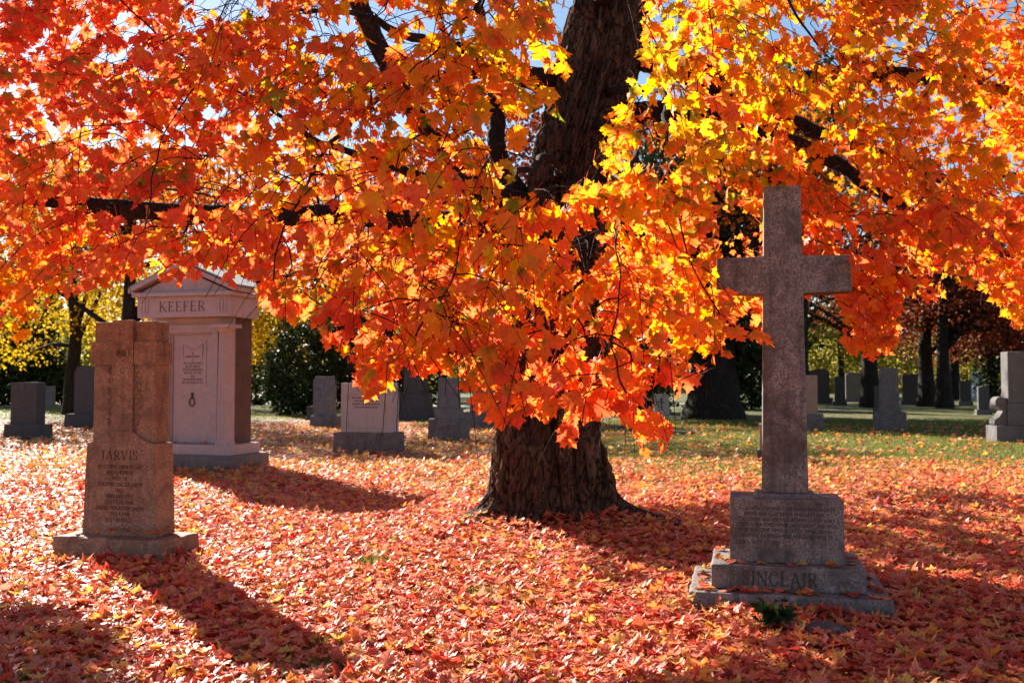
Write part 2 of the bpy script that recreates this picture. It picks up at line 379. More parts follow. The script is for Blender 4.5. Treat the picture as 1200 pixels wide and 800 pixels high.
def carved_name(word, h, width, m, parent, y, z, cx=0.0, name='carved_name'):
    total = sum(GLYPH[c][0] for c in word) + 0.13 * (len(word) - 1)
    kx = width / total; x = -width / 2 + cx; b = MB(); q = 0
    for ch in word:
        adv, strokes = GLYPH[ch]
        for s in strokes:
            q += 1; yy = y - 0.0012 - (q % 7) * 0.0002
            if s[0] == 'l':
                _, x0, y0, x1, y1, ww = s; d = Vector((x1 - x0, y1 - y0)); n = Vector((-d.y, d.x)).normalized() * ww / 2
                pts = [(x0 + n.x, y0 + n.y), (x0 - n.x, y0 - n.y), (x1 - n.x, y1 - n.y), (x1 + n.x, y1 + n.y)]
                b.prism([(x + px_ * kx, z + max(0, min(1, py_)) * h) for px_, py_ in pts], yy, y + 0.004)
            else:
                _, ax, ay, rx, ry, a0, a1, ww = s; k = 10; pr = []
                for i in range(k + 1):
                    a = R(a0 + (a1 - a0) * i / k); g = 0.55 + 0.45 * abs(math.cos(a))
                    pr.append(((ax + (rx + ww * g / 2) * math.cos(a), ay + (ry + ww * .25) * math.sin(a)),
                               (ax + (rx - ww * g / 2) * math.cos(a), ay + (ry - ww * .25) * math.sin(a))))
                for i in range(k):
                    pts = [pr[i][0], pr[i + 1][0], pr[i + 1][1], pr[i][1]]
                    b.prism([(x + px_ * kx, z + py_ * h) for px_, py_ in pts], yy, y + 0.004)
        x += (adv + 0.13) * kx
    return b.build(name, m, parent)

# ------------------------------------------------------------------ ground
def axis(lo, hi, core0, core1, step, grow=1.25):
    c = list(np.arange(core0, core1 + 1e-6, step)); s = step
    while c[-1] < hi: s *= grow; c.append(c[-1] + s)
    s = step
    while c[0] > lo: s *= grow; c.insert(0, c[0] - s)
    return np.array(c)
BARE = [(rng.uniform(-5, 6), rng.uniform(5.0, 13), rng.uniform(.06, .19)) for _ in range(45)]
def bare(x, y):
    v = np.zeros(np.shape(x))
    for bx_, by_, br_ in BARE: v = np.maximum(v, np.exp(-((x - bx_) ** 2 + (y - by_) ** 2) / br_ ** 2))
    return v
def litter_cover(x, y):                          # how thickly the leaves lie, 0..1
    x = np.asarray(x, float); y = np.asarray(y, float)
    right = 1 / (1 + np.exp(-(x / np.maximum(y, 1) - 0.07) * 25))
    n = 1.6 * (np.sin(x * 0.8 + y * 0.3) + np.sin(y * 0.9 - x * 0.45))
    a = 1 - 0.76 / (1 + np.exp(-(y + n - 18.0) / 1.6))         # right lawn clears early
    b = 1 - 0.75 / (1 + np.exp(-(y + n - 40) / 3.5))
    return (right * a + (1 - right) * b) * (1 - .6 / (1 + np.exp(-(y - 42) / 4)))
gx = axis(-500, 500, -14, 14, 0.2); gy = axis(-60, 1100, 2, 32, 0.2)
X, Y = np.meshgrid(gx, gy); Zg = hgt(X, Y)
nx, ny = len(gx), len(gy)
idx = np.arange(nx * ny).reshape(ny, nx)
quads = np.stack([idx[:-1, :-1], idx[:-1, 1:], idx[1:, 1:], idx[1:, :-1]], -1).reshape(-1, 4)
me = np_mesh('ground', np.stack([X, Y, Zg], -1).reshape(-1, 3), quads.ravel(), np.full(len(quads), 4),
             {'cover': (litter_cover(X, Y) * (1 - .8 * bare(X, Y))).ravel()}, smooth=True)
def ground_mat():
    m, t, p, o = new_mat('leaf strewn lawn')
    geo = N(t, 'ShaderNodeNewGeometry'); pos = geo.outputs['Position']
    v = N(t, 'ShaderNodeTexVoronoi'); v.inputs['Scale'].default_value = 11; t.links.new(pos, v.inputs['Vector'])
    sep = N(t, 'ShaderNodeSeparateColor'); t.links.new(v.outputs['Color'], sep.inputs[0])
    lr = ramp(t, [(0, (0.10, 0.03, 0.02)), (0.25, (0.30, 0.05, 0.03)), (0.5, (0.48, 0.13, 0.07)), (0.75, (0.52, 0.22, 0.07)), (1, (0.55, 0.33, 0.10))], sep.outputs[0])
    g = noise_tex(t, 30, 5, 0.7, pos); gr = ramp(t, [(0.3, (0.035, 0.055, 0.012)), (0.55, (0.085, 0.125, 0.024)), (0.75, (0.17, 0.19, 0.045))], g.outputs[0])
    cov = N(t, 'ShaderNodeAttribute', attribute_name='cover')
    d = math_n(t, 'SUBTRACT', cov.outputs['Fac'], sep.outputs[1])
    n2 = noise_tex(t, 0.8, 4, 0.6, pos)
    d = math_n(t, 'ADD', d, math_n(t, 'MULTIPLY', math_n(t, 'SUBTRACT', n2.outputs[0], 0.5), 0.5))
    mk = ramp(t, [(0.48, (0, 0, 0)), (0.52, (1, 1, 1))], math_n(t, 'ADD', d, 0.5))
    c = mix(t, mk.outputs[0], gr.outputs[0], lr.outputs[0])
    t.links.new(c, p.inputs['Base Color']); p.inputs['Roughness'].default_value = 0.75
    p.inputs['Specular IOR Level'].default_value = 0.3
    bp = N(t, 'ShaderNodeBump'); bp.inputs['Strength'].default_value = 0.9; bp.inputs['Distance'].default_value = 0.05
    hh = math_n(t, 'ADD', v.outputs['Distance'], math_n(t, 'MULTIPLY', g.outputs[0], 0.8))
    t.links.new(hh, bp.inputs['Height']); t.links.new(bp.outputs[0], p.inputs['Normal'])
    return m
tag(link_mesh('ground', me, ground_mat()), kind='structure')
pm = MB()
pm.v = [(-90, 56, .012), (-6, 60, .012), (14, 66, .012), (14, 69, .012), (-6, 63, .012), (-90, 59, .012)]
pm.f = [[0, 1, 4, 5], [1, 2, 3, 4]]
tag(pm.build('path', plain('pale gravel path', (0.42, 0.38, 0.34))), kind='structure')

# ------------------------------------------------------------------ leaves
HALF_HI = [(0.10, -0.05), (0.22, -0.03), (0.36, -0.09), (0.31, 0.07), (0.47, 0.13), (0.45, 0.22), (0.68, 0.42), (0.50, 0.45), (0.50, 0.57),
           (0.34, 0.52), (0.20, 0.50), (0.22, 0.64), (0.34, 0.73), (0.19, 0.75), (0.10, 0.86)]
HALF_LO = [(0.32, -0.08), (0.28, 0.09), (0.66, 0.43), (0.20, 0.50), (0.30, 0.73)]
def template(half):
    pts = [(0, 0.0)] + half + [(0, 1.0)] + [(-x, y) for x, y in reversed(half)]
    return np.array([(0.0, 0.34)] + pts)
TP = {'hi': template(HALF_HI), 'lo': template(HALF_LO),
      'far': np.array([(0, .4), (0, -.05), (.5, .2), (.45, .6), (0, 1.0), (-.45, .6), (-.5, .2)])}
def leaf_mesh(kind, base, tip, nrm, size, tint, green, fold, curl, petiole=None, prng=rng):
    """base (n,3) leaf foot, tip dir, normal, size, colour numbers -> verts, faces, counts, attrs"""
    tp = TP[kind]; n = len(base); k = len(tp)
    tip = tip / np.linalg.norm(tip, axis=1, keepdims=True)
    nrm = nrm - tip * np.sum(nrm * tip, 1, keepdims=True); nrm /= np.linalg.norm(nrm, axis=1, keepdims=True) + 1e-9
    side = np.cross(tip, nrm)
    asp = prng.uniform(0.85, 1.15, (n, 1)); x = tp[None, :, 0] * asp; y = np.repeat(tp[None, :, 1], n, 0)
    x = x + 0.12 * prng.normal(size=(n, 1)) * y * (1 - y)                   # slight skew
    z = fold[:, None] * np.abs(x) + curl[:, None] * (y - 0.35) ** 2 + prng.normal(scale=0.035, size=(n, k))
    V = base[:, None, :] + size[:, None, None] * (x[..., None] * side[:, None, :] + y[..., None] * tip[:, None, :] + z[..., None] * nrm[:, None, :])
    m = k - 1
    tri = np.stack([np.zeros(m, int), 1 + np.arange(m), 1 + (np.arange(m) + 1) % m], 1)
    Fc = (tri[None] + (np.arange(n) * k)[:, None, None]).reshape(-1, 3)
    at_ = {'tint': np.repeat(tint, k), 'green': np.repeat(green, k),
           'leafpos': np.tile(np.concatenate([tp, np.zeros((k, 1))], 1), (n, 1))}
    V = V.reshape(-1, 3)
    if petiole is not None:
        s2 = side * 0.0014
        PV = np.stack([base - s2, base + s2, petiole + s2, petiole - s2], 1).reshape(-1, 3)
        off = len(V); V = np.concatenate([V, PV])
        q = off + np.arange(n)[:, None] * 4
        Fc = np.concatenate([Fc, np.concatenate([q, q + 1, q + 2], 1), np.concatenate([q, q + 2, q + 3], 1)])
        at_['tint'] = np.concatenate([at_['tint'], np.full(4 * n, 0.12)]); at_['green'] = np.concatenate([at_['green'], np.zeros(4 * n)])
        at_['leafpos'] = np.concatenate([at_['leafpos'], np.tile([[.3, .2, 0]], (4 * n, 1))])
    return np_mesh('leaves', V, Fc.ravel(), np.full(len(Fc), 3), at_)

# ------------------------------------------------------------------ the big maple
TRZ = 11.2
maple = thing('maple_tree', 'great old maple with furrowed trunk and boughs of glowing orange leaves', 'tree', at(645, 618, TRZ) * np.array([1, 1, 0]))
m0 = np.array(maple.location)
def spline(pts, n):
    P = np.array(pts, float); out = []; m = len(P) - 1
    for i in range(n):
        u = i / (n - 1) * m; k = min(int(u), m - 1); t = u - k
        p0, p1, p2, p3 = P[max(k - 1, 0)], P[k], P[k + 1], P[min(k + 2, m)]
        out.append(0.5 * (2 * p1 + (p2 - p0) * t + (2 * p0 - 5 * p1 + 4 * p2 - p3) * t * t + (3 * p1 - p0 - 3 * p2 + p3) * t ** 3))
    return np.array(out)
pm_px = TRZ / F
tr_ctl = [(643, 645, 73), (643, 560, 69), (640, 480, 60), (647, 390, 55), (655, 300, 51), (660, 210, 48), (686, 115, 50), (706, 30, 52), (722, -60, 46), (752, -200, 34), (790, -380, 22), (835, -560, 8)]
tc_ = np.array([np.append(at(a + 5, b, TRZ), r * pm_px) for a, b, r in tr_ctl])
TR = spline(tc_, 330); TR[:, 2] -= 0.0
SEG = 230
tv = []; gz = float(hgt(m0[0], m0[1]))
ROOTS = [(-2.75, 0.75, 0.5), (-0.30, 1.5, 0.17), (-1.9, .5, .22), (-1.6, 0.25, 0.4), (-1.05, 0.33, 0.3), (-2.2, 0.3, 0.3), (0.35, 0.5, 0.4), (1.6, 0.45, 0.5), (2.6, 0.4, 0.5), (3.1, .3, .3)]
for i in range(330):
    c = TR[i, :3]; r = max(.03, TR[i, 3] - .055 - .02 * min(1, max(0, (TR[i, 2] - 2) / 3))); h = max(0.0, c[2] - gz)
    for k in range(SEG):
        a = 2 * math.pi * k / SEG; ca, sa = math.cos(a), math.sin(a)
        fl = 0.0
        for ra, amp, wid in ROOTS:
            d = (a - ra + math.pi) % (2 * math.pi) - math.pi
            fl += amp * math.exp(-(d / (wid * .8)) ** 2) * (.46 * math.exp(-h / 0.10) + 0.06 * math.exp(-h / 0.5))
        wob = noise.noise(Vector((ca * 1.3, sa * 1.3, c[2] * 0.5))) * 0.07
        p = Vector((ca * 3.6 + 0.5 * noise.noise(Vector((ca * 2, sa * 2, c[2] * 1.4))), sa * 3.6, c[2] * 0.55 + 0.5 * noise.noise(Vector((ca * 3, sa * 3, c[2] * 2)))))
        rg = 1 - abs(noise.noise(p * 1.7)) * 2.0
        rg2 = 1 - abs(noise.noise(Vector((p.x * 3.6, p.y * 3.6, p.z * 2.6 + 7)))) * 2
        rg3 = noise.noise(Vector((ca * 30, sa * 30, c[2] * 9)))
        dsp = 0.11 * (max(rg, -.1) - 0.5) + 0.065 * (max(rg2, .0) - 0.5) + 0.012 * rg3
        rr = r * (1 + wob) + dsp * min(1, r / 0.4) + fl
        tv.append((c[0] + rr * ca - m0[0], c[1] + rr * sa - m0[1], c[2] - 0.02))
ii = np.arange(329)[:, None] * SEG; kk = np.arange(SEG)[None, :]; k2 = (kk + 1) % SEG
tf = np.stack([ii + kk, ii + k2, ii + SEG + k2, ii + SEG + kk], -1).reshape(-1, 4)
link_mesh('trunk', np_mesh('trunk', np.array(tv), tf.ravel(), np.full(len(tf), 4), smooth=True), M_BARK, maple)

# limbs: photo x, photo y, metres away, radius in metres
LIMBS = [
 # left horizontal limb
 [(650, 300, 11.4, .15), (540, 262, 11.2, .13), (390, 254, 11.0, .11), (215, 248, 10.6, .10), (90, 240, 10.2, .085), (-20, 215, 9.6, .06), (-160, 170, 9.0, .03)],
 # left rising limb
 [(650, 350, 11.3, .15), (590, 250, 11.3, .12), (505, 160, 11.1, .105), (455, 82, 10.9, .105), (418, 0, 10.6, .10), (385, -110, 10.2, .07), (330, -260, 9.6, .03)],
 # diagonal limb to upper left, towards the camera
 [(650, 240, 11.3, .09), (520, 215, 10.2, .065), (395, 175, 9.0, .042), (300, 125, 7.9, .03), (205, 50, 7.0, .02), (110, -30, 6.3, .012)],
 # fork seen left of trunk
 [(655, 280, 11.4, .14), (592, 190, 11.4, .11), (578, 110, 11.3, .085), (556, 0, 11.0, .06), (520, -160, 10.2, .04)],
 # bough hanging to the camera in the middle
 [(660, 205, 11.2, .045), (640, 190, 9.4, .04), (600, 205, 7.6, .026), (560, 265, 6.0, .015), (520, 330, 5.0, .010), (480, 390, 4.4, .008)],
 # second hanging bough, right of middle
 [(690, 150, 11.2, .045), (735, 150, 9.2, .04), (745, 200, 7.2, .026), (730, 290, 5.6, .014), (725, 390, 4.9, .009), (740, 455, 4.2, .008)],
 # right side bough that ends before the cross
 [(690, 110, 11.3, .05), (770, 110, 9.4, .04), (780, 150, 7.8, .028), (782, 220, 6.4, .015), (800, 310, 5.6, .012), (838, 372, 5.2, .006)],
 # right horizontal limb
 [(715, 60, 11.4, .15), (830, 88, 11.0, .13), (1010, 87, 10.2, .085), (1130, 92, 9.6, .075), (1215, 104, 9.2, .06), (1340, 90, 8.6, .03)],
 # right descending limb
 [(700, 130, 11.4, .14), (820, 130, 11.0, .11), (950, 184, 10.4, .08), (1004, 212, 10.1, .065), (1100, 262, 9.5, .045), (1190, 300, 9.0, .025)],
 # right limb lower far tip
 [(745, 60, 11.3, .12), (900, 130, 11.4, .09), (1125, 220, 11.2, .06), (1205, 243, 11.0, .05), (1330, 262, 10.6, .025)],
 # top towards camera
 [(710, 20, 11.3, .14), (690, -60, 9.2, .055), (640, -70, 7.2, .03), (560, 10, 5.8, .022), (480, 90, 5.0, .010)],
 [(715, 0, 11.3, .14), (790, -80, 9.2, .055), (870, -60, 7.4, .03), (930, 20, 6.9, .025), (985, 90, 7.4, .012)],
 # left near bough
 [(640, 100, 11.2, .10), (480, 40, 9.2, .045), (340, 20, 7.4, .018), (240, 90, 6.4, .011), (190, 180, 6.0, .008), (170, 260, 5.2, .008)],
 [(650, 90, 11.2, .10), (500, 90, 8.8, .06), (400, 160, 6.8, .03), (340, 260, 5.6, .016), (330, 330, 5.1, .008)],
 [(655, 260, 11.5, .13), (650, 300, 13.5, .08), (690, 330, 16.0, .04), (740, 335, 18.0, .015)],
 # upper crown out of frame
 [(722, -60, 11.4, .2), (860, -240, 11.6, .14), (1000, -420, 12.2, .08), (1150, -560, 12.6, .03)],
 [(735, -120, 11.4, .18), (700, -330, 11.8, .13), (640, -560, 12.4, .04)],
 [(722, -60, 11.4, .18), (830, -160, 13.2, .13), (960, -260, 15.0, .05)],
 [(715, 0, 11.5, .16), (640, -120, 13.2, .11), (540, -230, 15.2, .04)],
]
limb_pts = []; limb_obj = []
for li, L in enumerate(LIMBS):
    ctl = np.array([np.append(at(a, b, z), r) for a, b, z, r in L])
    S = spline(ctl, 70)
    for i in range(3, 70):
        j = Vector(S[i, :3]); 
        S[i, :3] += np.array(noise.noise_vector(j * 0.9 + Vector((li * 7.3, 0, 0)))) * 0.10 + np.array(noise.noise_vector(j * 3.1)) * 0.025
    if S[-1, 1] < 7.6: S[:, 3] *= np.interp(np.arange(70), [0, 20, 42, 69], [1, .8, .42, .3])
    S[:, 3] = np.maximum(S[:, 3], 0.004)
    limb_pts.append(S)
# foliage mask in the photograph: where the crown's outline hangs down to
LOWER = [(-400, 400), (0, 398), (50, 408), (92, 396), (104, 345), (150, 322), (180, 312), (205, 350), (225, 352), (235, 305), (262, 320), (300, 345), (335, 382), (360, 395), (400, 408), (418, 440), (430, 474), (448, 455), (470, 436), (520, 432),
         (545, 472), (575, 488), (600, 490), (625, 482), (650, 515), (680, 530), (694, 482), (730, 488), (748, 530), (768, 540), (786, 520), (796, 468), (815, 450), (850, 440), (868, 425), (885, 402), (905, 408), (925, 395), (930, 350),
         (950, 345), (985, 352), (992, 410), (1022, 420), (1050, 412), (1062, 352), (1100, 352), (1130, 330), (1165, 345), (1180, 378), (1200, 385), (1600, 385)]
LX = np.array([a for a, b in LOWER]); LY = np.array([b for a, b in LOWER])
HOLES = [(45, 388, 90, 42, .62), (705, 35, 52, 70, .95), (690, 105, 40, 30, .8), (655, 188, 46, 45, .85), (684, 300, 20, 34, .85), (640, 230, 30, 20, .5), (440, 45, 22, 48, .9), (585, 165, 16, 36, .75), (268, 10, 45, 24, .85), (300, 12, 26, 20, .6), (385, 65, 18, 26, .6), (355, 215, 22, 14, .6), (365, 45, 20, 30, .5),
         (945, 150, 26, 32, .9), (868, 292, 24, 50, .88), (1075, 90, 65, 9, .8), (975, 198, 34, 16, .8), (1090, 148, 14, 10, .8), (1170, 160, 10, 8, .7), (130, 243, 85, 12, .75), (58, 190, 10, 50, .7), (235, 282, 40, 14, .55), (1160, 229, 40, 8, .7),
         (375, 252, 22, 10, .8), (500, 160, 16, 10, .5), (1110, 330, 24, 14, .75), (965, 330, 16, 24, .75), (700, 415, 30, 8, .4), (820, 395, 24, 9, .5), (115, 290, 40, 12, .5), (20, 270, 30, 10, .5), (850, 450, 60, 25, .6), (776, 473, 15, 20, .97), (320, 135, 30, 8, .6)]
DARK_OK = [(20, 790, 160, 70), (20, 575, 120, 25), (470, 530, 130, 16), (980, 620, 260, 36), (1120, 720, 150, 120), (820, 570, 120, 14), (1100, 590, 120, 20), (840, 640, 70, 30), (780, 660, 100, 40), (1060, 780, 200, 60)]
def leaf_ok(P, r):
    """prune leaves that would hang outside the crown's outline or shade the sunny lawn"""
    x, y, d = project(P)
    ok = (y < np.interp(x, LX, LY)) | (d < 0.5)
    for hx, hy, hw, hh, pr in HOLES:
        ok &= ~((((x - hx) / hw) ** 2 + ((y - hy) / hh) ** 2 < 1) & (r[:, 0] < pr))
    # nothing hangs in front of the stone cross except at its left edge
    c = (d < 7.35) & (x > 838) & (x < 1003) & (y > 190) & ~((x < 905) & (y > 345))
    ok &= ~c
    g = P[:, :2] - SUN_H[None] * (P[:, 2:3] / math.tan(SUN_EL))
    gxp, gyp, gd = project(np.concatenate([g, np.zeros((len(g), 1))], 1))
    inview = (gd > 1) & (gxp > -40) & (gxp < 1240) & (gyp < 830) & (gyp > 450)
    dark = np.zeros(len(P), bool)
    for ex, ey, ew, eh in DARK_OK: dark |= ((gxp - ex) / ew) ** 2 + ((gyp - ey) / eh) ** 2 < 1
    ok &= ~(inview & ~dark & (r[:, 1] < 0.90))
    return ok
def tint_for(x, y):
    # colour of the sprays: red to the left, orange in the middle, golden green to the upper right
    t = 0.14 + 0.24 * np.clip((x - 60) / 560, 0, 1)
    t += 0.17 * np.exp(-(((x - 700) / 270) ** 2 + ((y - 60) / 170) ** 2))
    t += 0.06 * np.exp(-(((x - 1050) / 200) ** 2 + ((y - 20) / 150) ** 2))
    t -= 0.16 * np.exp(-(((x - 700) / 130) ** 2 + ((y - 480) / 70) ** 2))
    t -= 0.10 * np.exp(-(((x - 960) / 130) ** 2 + ((y - 260) / 90) ** 2))
    t += 0.30 * np.exp(-(((x - 20) / 140) ** 2 + ((y - 300) / 70) ** 2))
    return t
sprays = []            # (centre point, size)
def want(n, box, zr, seedpick=None):
    x0, x1, y0, y1 = box; k = 0
    while k < n:
        x, y = rng.uniform(x0, x1), rng.uniform(y0, y1)
        if y > np.interp(x, LX, LY) - 12: continue
        z = shell(x, y) + rng.uniform(*zr)
        if 838 < x < 1003 and y > 205 and z < 7.4 and not x < 885: z = rng.uniform(7.6, 9.2)
        sprays.append(at(x, y, z)); k += 1
def shell(x, y):
    """distance of the leafy outer shell of the crown: nearest in the middle, falling back to both sides"""
    return 4.9 + (2.4 * (600 - x) / 600 if x < 600 else 3.4 * (x - 600) / 600) + .5 * max(0, (250 - y) / 250)
want(130, (290, 910, -50, 540), (-.6, .6))
want(20, (420, 880, 300, 540), (-.5, .4))
want(150, (-80, 340, -60, 350), (-.7, .9))
want(30, (330, 580, 60, 300), (-.4, .8))
want(18, (560, 740, 220, 440), (-.4, .6))
want(10, (985, 1062, 330, 425), (.2, 1.2))
want(8, (1150, 1210, 310, 390), (.2, 1.2))
want(76, (140, 440, -70, 130), (-.3, 1.0))
want(20, (420, 560, -60, 120), (-.3, .8))
want(56, (-80, 320, -70, 180), (.2, 2.0))
want(14, (-60, 180, 200, 350), (0, 1.5))
want(16, (-70, 100, 330, 405), (.2, 1.8))
want(34, (840, 1240, -60, 120), (.2, 1.6))
want(160, (890, 1290, -60, 385), (-.4, 1.2))
want(40, (800, 1020, 60, 345), (.2, 1.8))
want(8, (980, 1060, 330, 420), (.4, 1))
want(8, (180, 360, 260, 400), (-.5, .2))
want(10, (790, 925, 300, 405), (-.4, .2))
want(16, (620, 800, 430, 540), (-.5, 0))
want(16, (390, 580, 370, 480), (-.5, .2))
want(26, (540, 860, -60, 70), (-.3, 1.6))
want(40, (-260, -20, 170, 350), (2.4, 4.2))
want(30, (900, 1260, 200, 385), (.2, 1.8))
for _ in range(60):   # the crown above and behind the frame
    p = np.array([rng.uniform(2.0, 8.5), rng.uniform(7.0, 14.5), rng.uniform(5.0, 10.5)])
    sprays.append(p)
for _ in range(90):  # back sprays added to cast shade bands on the lawn
    sprays.append(np.array([rng.uniform(-1.5, 4), rng.uniform(13.2, 18), rng.uniform(2.5, 4.6)]))
k = 0
while k < 150:          # sprays added around and behind the trunk to throw bands of shade
    ex, ey, ew, eh = DARK_OK[rng.integers(len(DARK_OK))]
    gx_, gy_ = ex + ew * rng.uniform(-.9, .9), ey + eh * rng.uniform(-.9, .9)
    if gy_ < 460: continue
    gp_ = on_ground(gx_, gy_); h_ = rng.uniform(2.4, 5.5); c_ = np.array([*(gp_[:2] + SUN_H * h_ / math.tan(SUN_EL)), h_]); k += .2
    if math.hypot(c_[0] - .45, c_[1] - 11.2) > 7.5 or c_[1] < 8.2: continue
    sprays.append(c_); k += .8
for _ in range(2):
    p = np.array([rng.uniform(-6.5, 0), rng.uniform(9.5, 14.0), rng.uniform(5.5, 9.5)])
    sprays.append(p)
sprays = np.array(sprays)
nodes = np.concatenate([S[8:, :3] for S in limb_pts]); owner = np.concatenate([np.full(62, i) for i in range(len(limb_pts))])
nrad = np.concatenate([S[8:, 3] for S in limb_pts])
d0 = np.array([np.min(np.linalg.norm(nodes - p, axis=1)) for p in sprays])
twigs = {i: MB() for i in range(len(LIMBS))}; LB = {i: [] for i in range(len(LIMBS))}
up = np.array([0, 0, 1.0])
sid = -1; SPR = {}; nsid = np.full(len(nodes), -1)
for p in sprays[np.argsort(d0)]:
    out = p - np.array([m0[0], m0[1], p[2]]); out /= np.linalg.norm(out) + 1e-6
    d = out * 0.8 + np.array([rng.normal(0, .45), rng.normal(0, .45), rng.normal(-0.35, .25)]); d /= np.linalg.norm(d)
    Lg = rng.uniform(.42, .85)
    b = p - d * Lg * 0.5
    dist = np.linalg.norm(nodes - b, axis=1); k = int(np.argmin(dist + 0.25 * (nodes[:, 2] < b[2] - .2)))
    q = nodes[k]; own = int(owner[k]); kq = k
    # joining branch
    mid = (q + b) / 2 + np.array([rng.normal(0, .04), rng.normal(0, .04), 0.10 * dist[k]])
    n1 = max(4, int(dist[k] / 0.15))
    J = spline([q, mid, b], n1)
    J[1:-1] += rng.normal(0, .012, (len(J) - 2, 3))
    r0 = min(nrad[k] * 0.7, 0.005 + 0.010 * dist[k])
    tw = spline([b, b + d * Lg * .5 + up * .03, b + d * Lg + up * (-.10 - .12 * rng.random())], 8)
    allp = np.concatenate([J, tw[1:]])
    rr = np.linspace(max(r0, .0045), .0016, len(allp))
    jx, jy, jd = project(J)
    if np.any((jd > .5) & (jy > np.interp(jx, LX, LY) + np.where(jx > 925, 45, 6))): continue
    ax_, ay_, ad_ = project(allp)
    if np.any((ad_ < 7.4) & (ax_ > 842) & (ax_ < 1000) & (ay_ > 195) & ~((ax_ < 890) & (ay_ > 345))): continue
    tubes = [(allp, rr, 4)]
    new_nodes = (np.concatenate([nodes, J[1:]]), np.concatenate([owner, np.full(len(J) - 1, own)]), np.concatenate([nrad, rr[1:len(J)]]))
    mine = []; sid += 1
    # side shoots with leaf pairs
    shoots = [tw]
    for s in range(rng.integers(2, 6)):
        i = rng.integers(1, 6); sd = np.cross(d, up) * rng.choice([-1, 1]); dd = d * .5 + sd * .8 + np.array([0, 0, rng.normal(-.3, .2)])
        dd /= np.linalg.norm(dd); l2 = rng.uniform(.18, .38)
        sh = spline([tw[i], tw[i] + dd * l2 * .5, tw[i] + dd * l2 - up * .05], 5); shoots.append(sh)
        tubes.append((sh, np.linspace(.0025, .0013, 5), 3))
        hx, hy, hd = project(sh); bad = np.any(hy > np.interp(hx, LX, LY) + 4) or np.any((hd < 7.4) & (hx > 842) & (hx < 1000) & (hy > 195))
        if bad: shoots.pop(); tubes.pop()
    px_, py_, _ = project(p); wg = float(np.exp(-(((px_[0] - 680) / 300) ** 2 + ((py_[0] - 100) / 150) ** 2)))
    st = float(tint_for(px_, py_)[0]) + rng.normal(0, .085) + (rng.uniform(.15, .4) if rng.random() < .52 * wg else 0)
    gr = max(0, rng.normal(-.1, .4)) if rng.random() < .75 else rng.uniform(.4, .95)
    gr += (.55 * rng.random()) * float(np.exp(-(((px_[0] - 740) / 260) ** 2 + ((py_[0] - 110) / 150) ** 2)))
    for shi, sh in enumerate(shoots):
        for i in range(1, len(sh)):
            for sgn in (-1, 1):
                if i < len(sh) - 1 and rng.random() < .12: continue
                ax = sh[i] - sh[i - 1]; ax /= np.linalg.norm(ax)
                sd = np.cross(ax, up); sd /= np.linalg.norm(sd) + 1e-6
                pd = ax * .45 + sd * sgn * (.75 if i % 2 else .35) + up * rng.normal(-.25, .3); pd /= np.linalg.norm(pd)
                pl = rng.uniform(.03, .085)
                foot = sh[i] + pd * pl - up * .012
                tipd = pd * .45 + np.array([0, 0, -rng.uniform(.35, 1.05)]) + out * .15 + rng.normal(0, .28, 3)
                nr = np.array(to_sun) * .85 + up * .15 + out * .1 + rng.normal(0, .42, 3)
                mine.append((*foot, *tipd, *nr, *sh[i], rng.choice([.085, .105, .06, .07, .125]) * rng.uniform(.8, 1.12), st + rng.normal(0, .085), min(1, max(0, gr + rng.normal(0, .22))), sid, shi))
    A = np.array(mine)
    k = leaf_ok(A[:, 0:3] + 0.05 * A[:, 3:6], np.repeat(rng.random((1, 2)), len(A), 0) * .75 + .25 * rng.random((len(A), 2)))
    if k.mean() < .45: continue
    nodes, owner, nrad = new_nodes; SPR[sid] = (own, int(nsid[kq]), tubes); nsid = np.concatenate([nsid, np.full(len(J) - 1, sid)])
    LB[own] += list(A[k])
# leaf mosaic: leaves that would sit in the deep shade of others have been shed
sx_ = np.cross(np.array(to_sun), up); sx_ /= np.linalg.norm(sx_); sy_ = np.cross(sx_, np.array(to_sun))
allL = [(li, i) for li in LB for i in range(len(LB[li]))]
cnt = {}; keep = {li: [] for li in LB}
for q in rng.permutation(len(allL)):
    li, i = allL[q]; a_ = LB[li][i]; c_ = np.array(a_[0:3]) + .045 * np.array(a_[3:6])
    cell = (int(math.floor(c_ @ sx_ / .088)), int(math.floor(c_ @ sy_ / .088))); k = cnt.get(cell, 0)
    if k >= 3 and rng.random() > .5 / (k - 2): continue
    cnt[cell] = k + 1; keep[li].append(a_)
print('leaves before/after mosaic', len(allL), sum(len(v) for v in keep.values()))
LB = keep
alive = {}
for li in LB:
    for a_ in LB[li]: alive.setdefault(int(a_[15]), set()).add(int(a_[16]))
need = set(alive)
for q in list(need):
    while q in SPR and SPR[q][1] >= 0: q = SPR[q][1]; need.add(q)
for q in need:
    own, par, tubes = SPR[q]
    for ti_, (a_, b_, c_) in enumerate(tubes):
        if ti_ == 0 or ti_ in alive.get(q, ()): twigs[own].tube(a_ - m0, b_, c_, cap=False)
n_leaves = 0
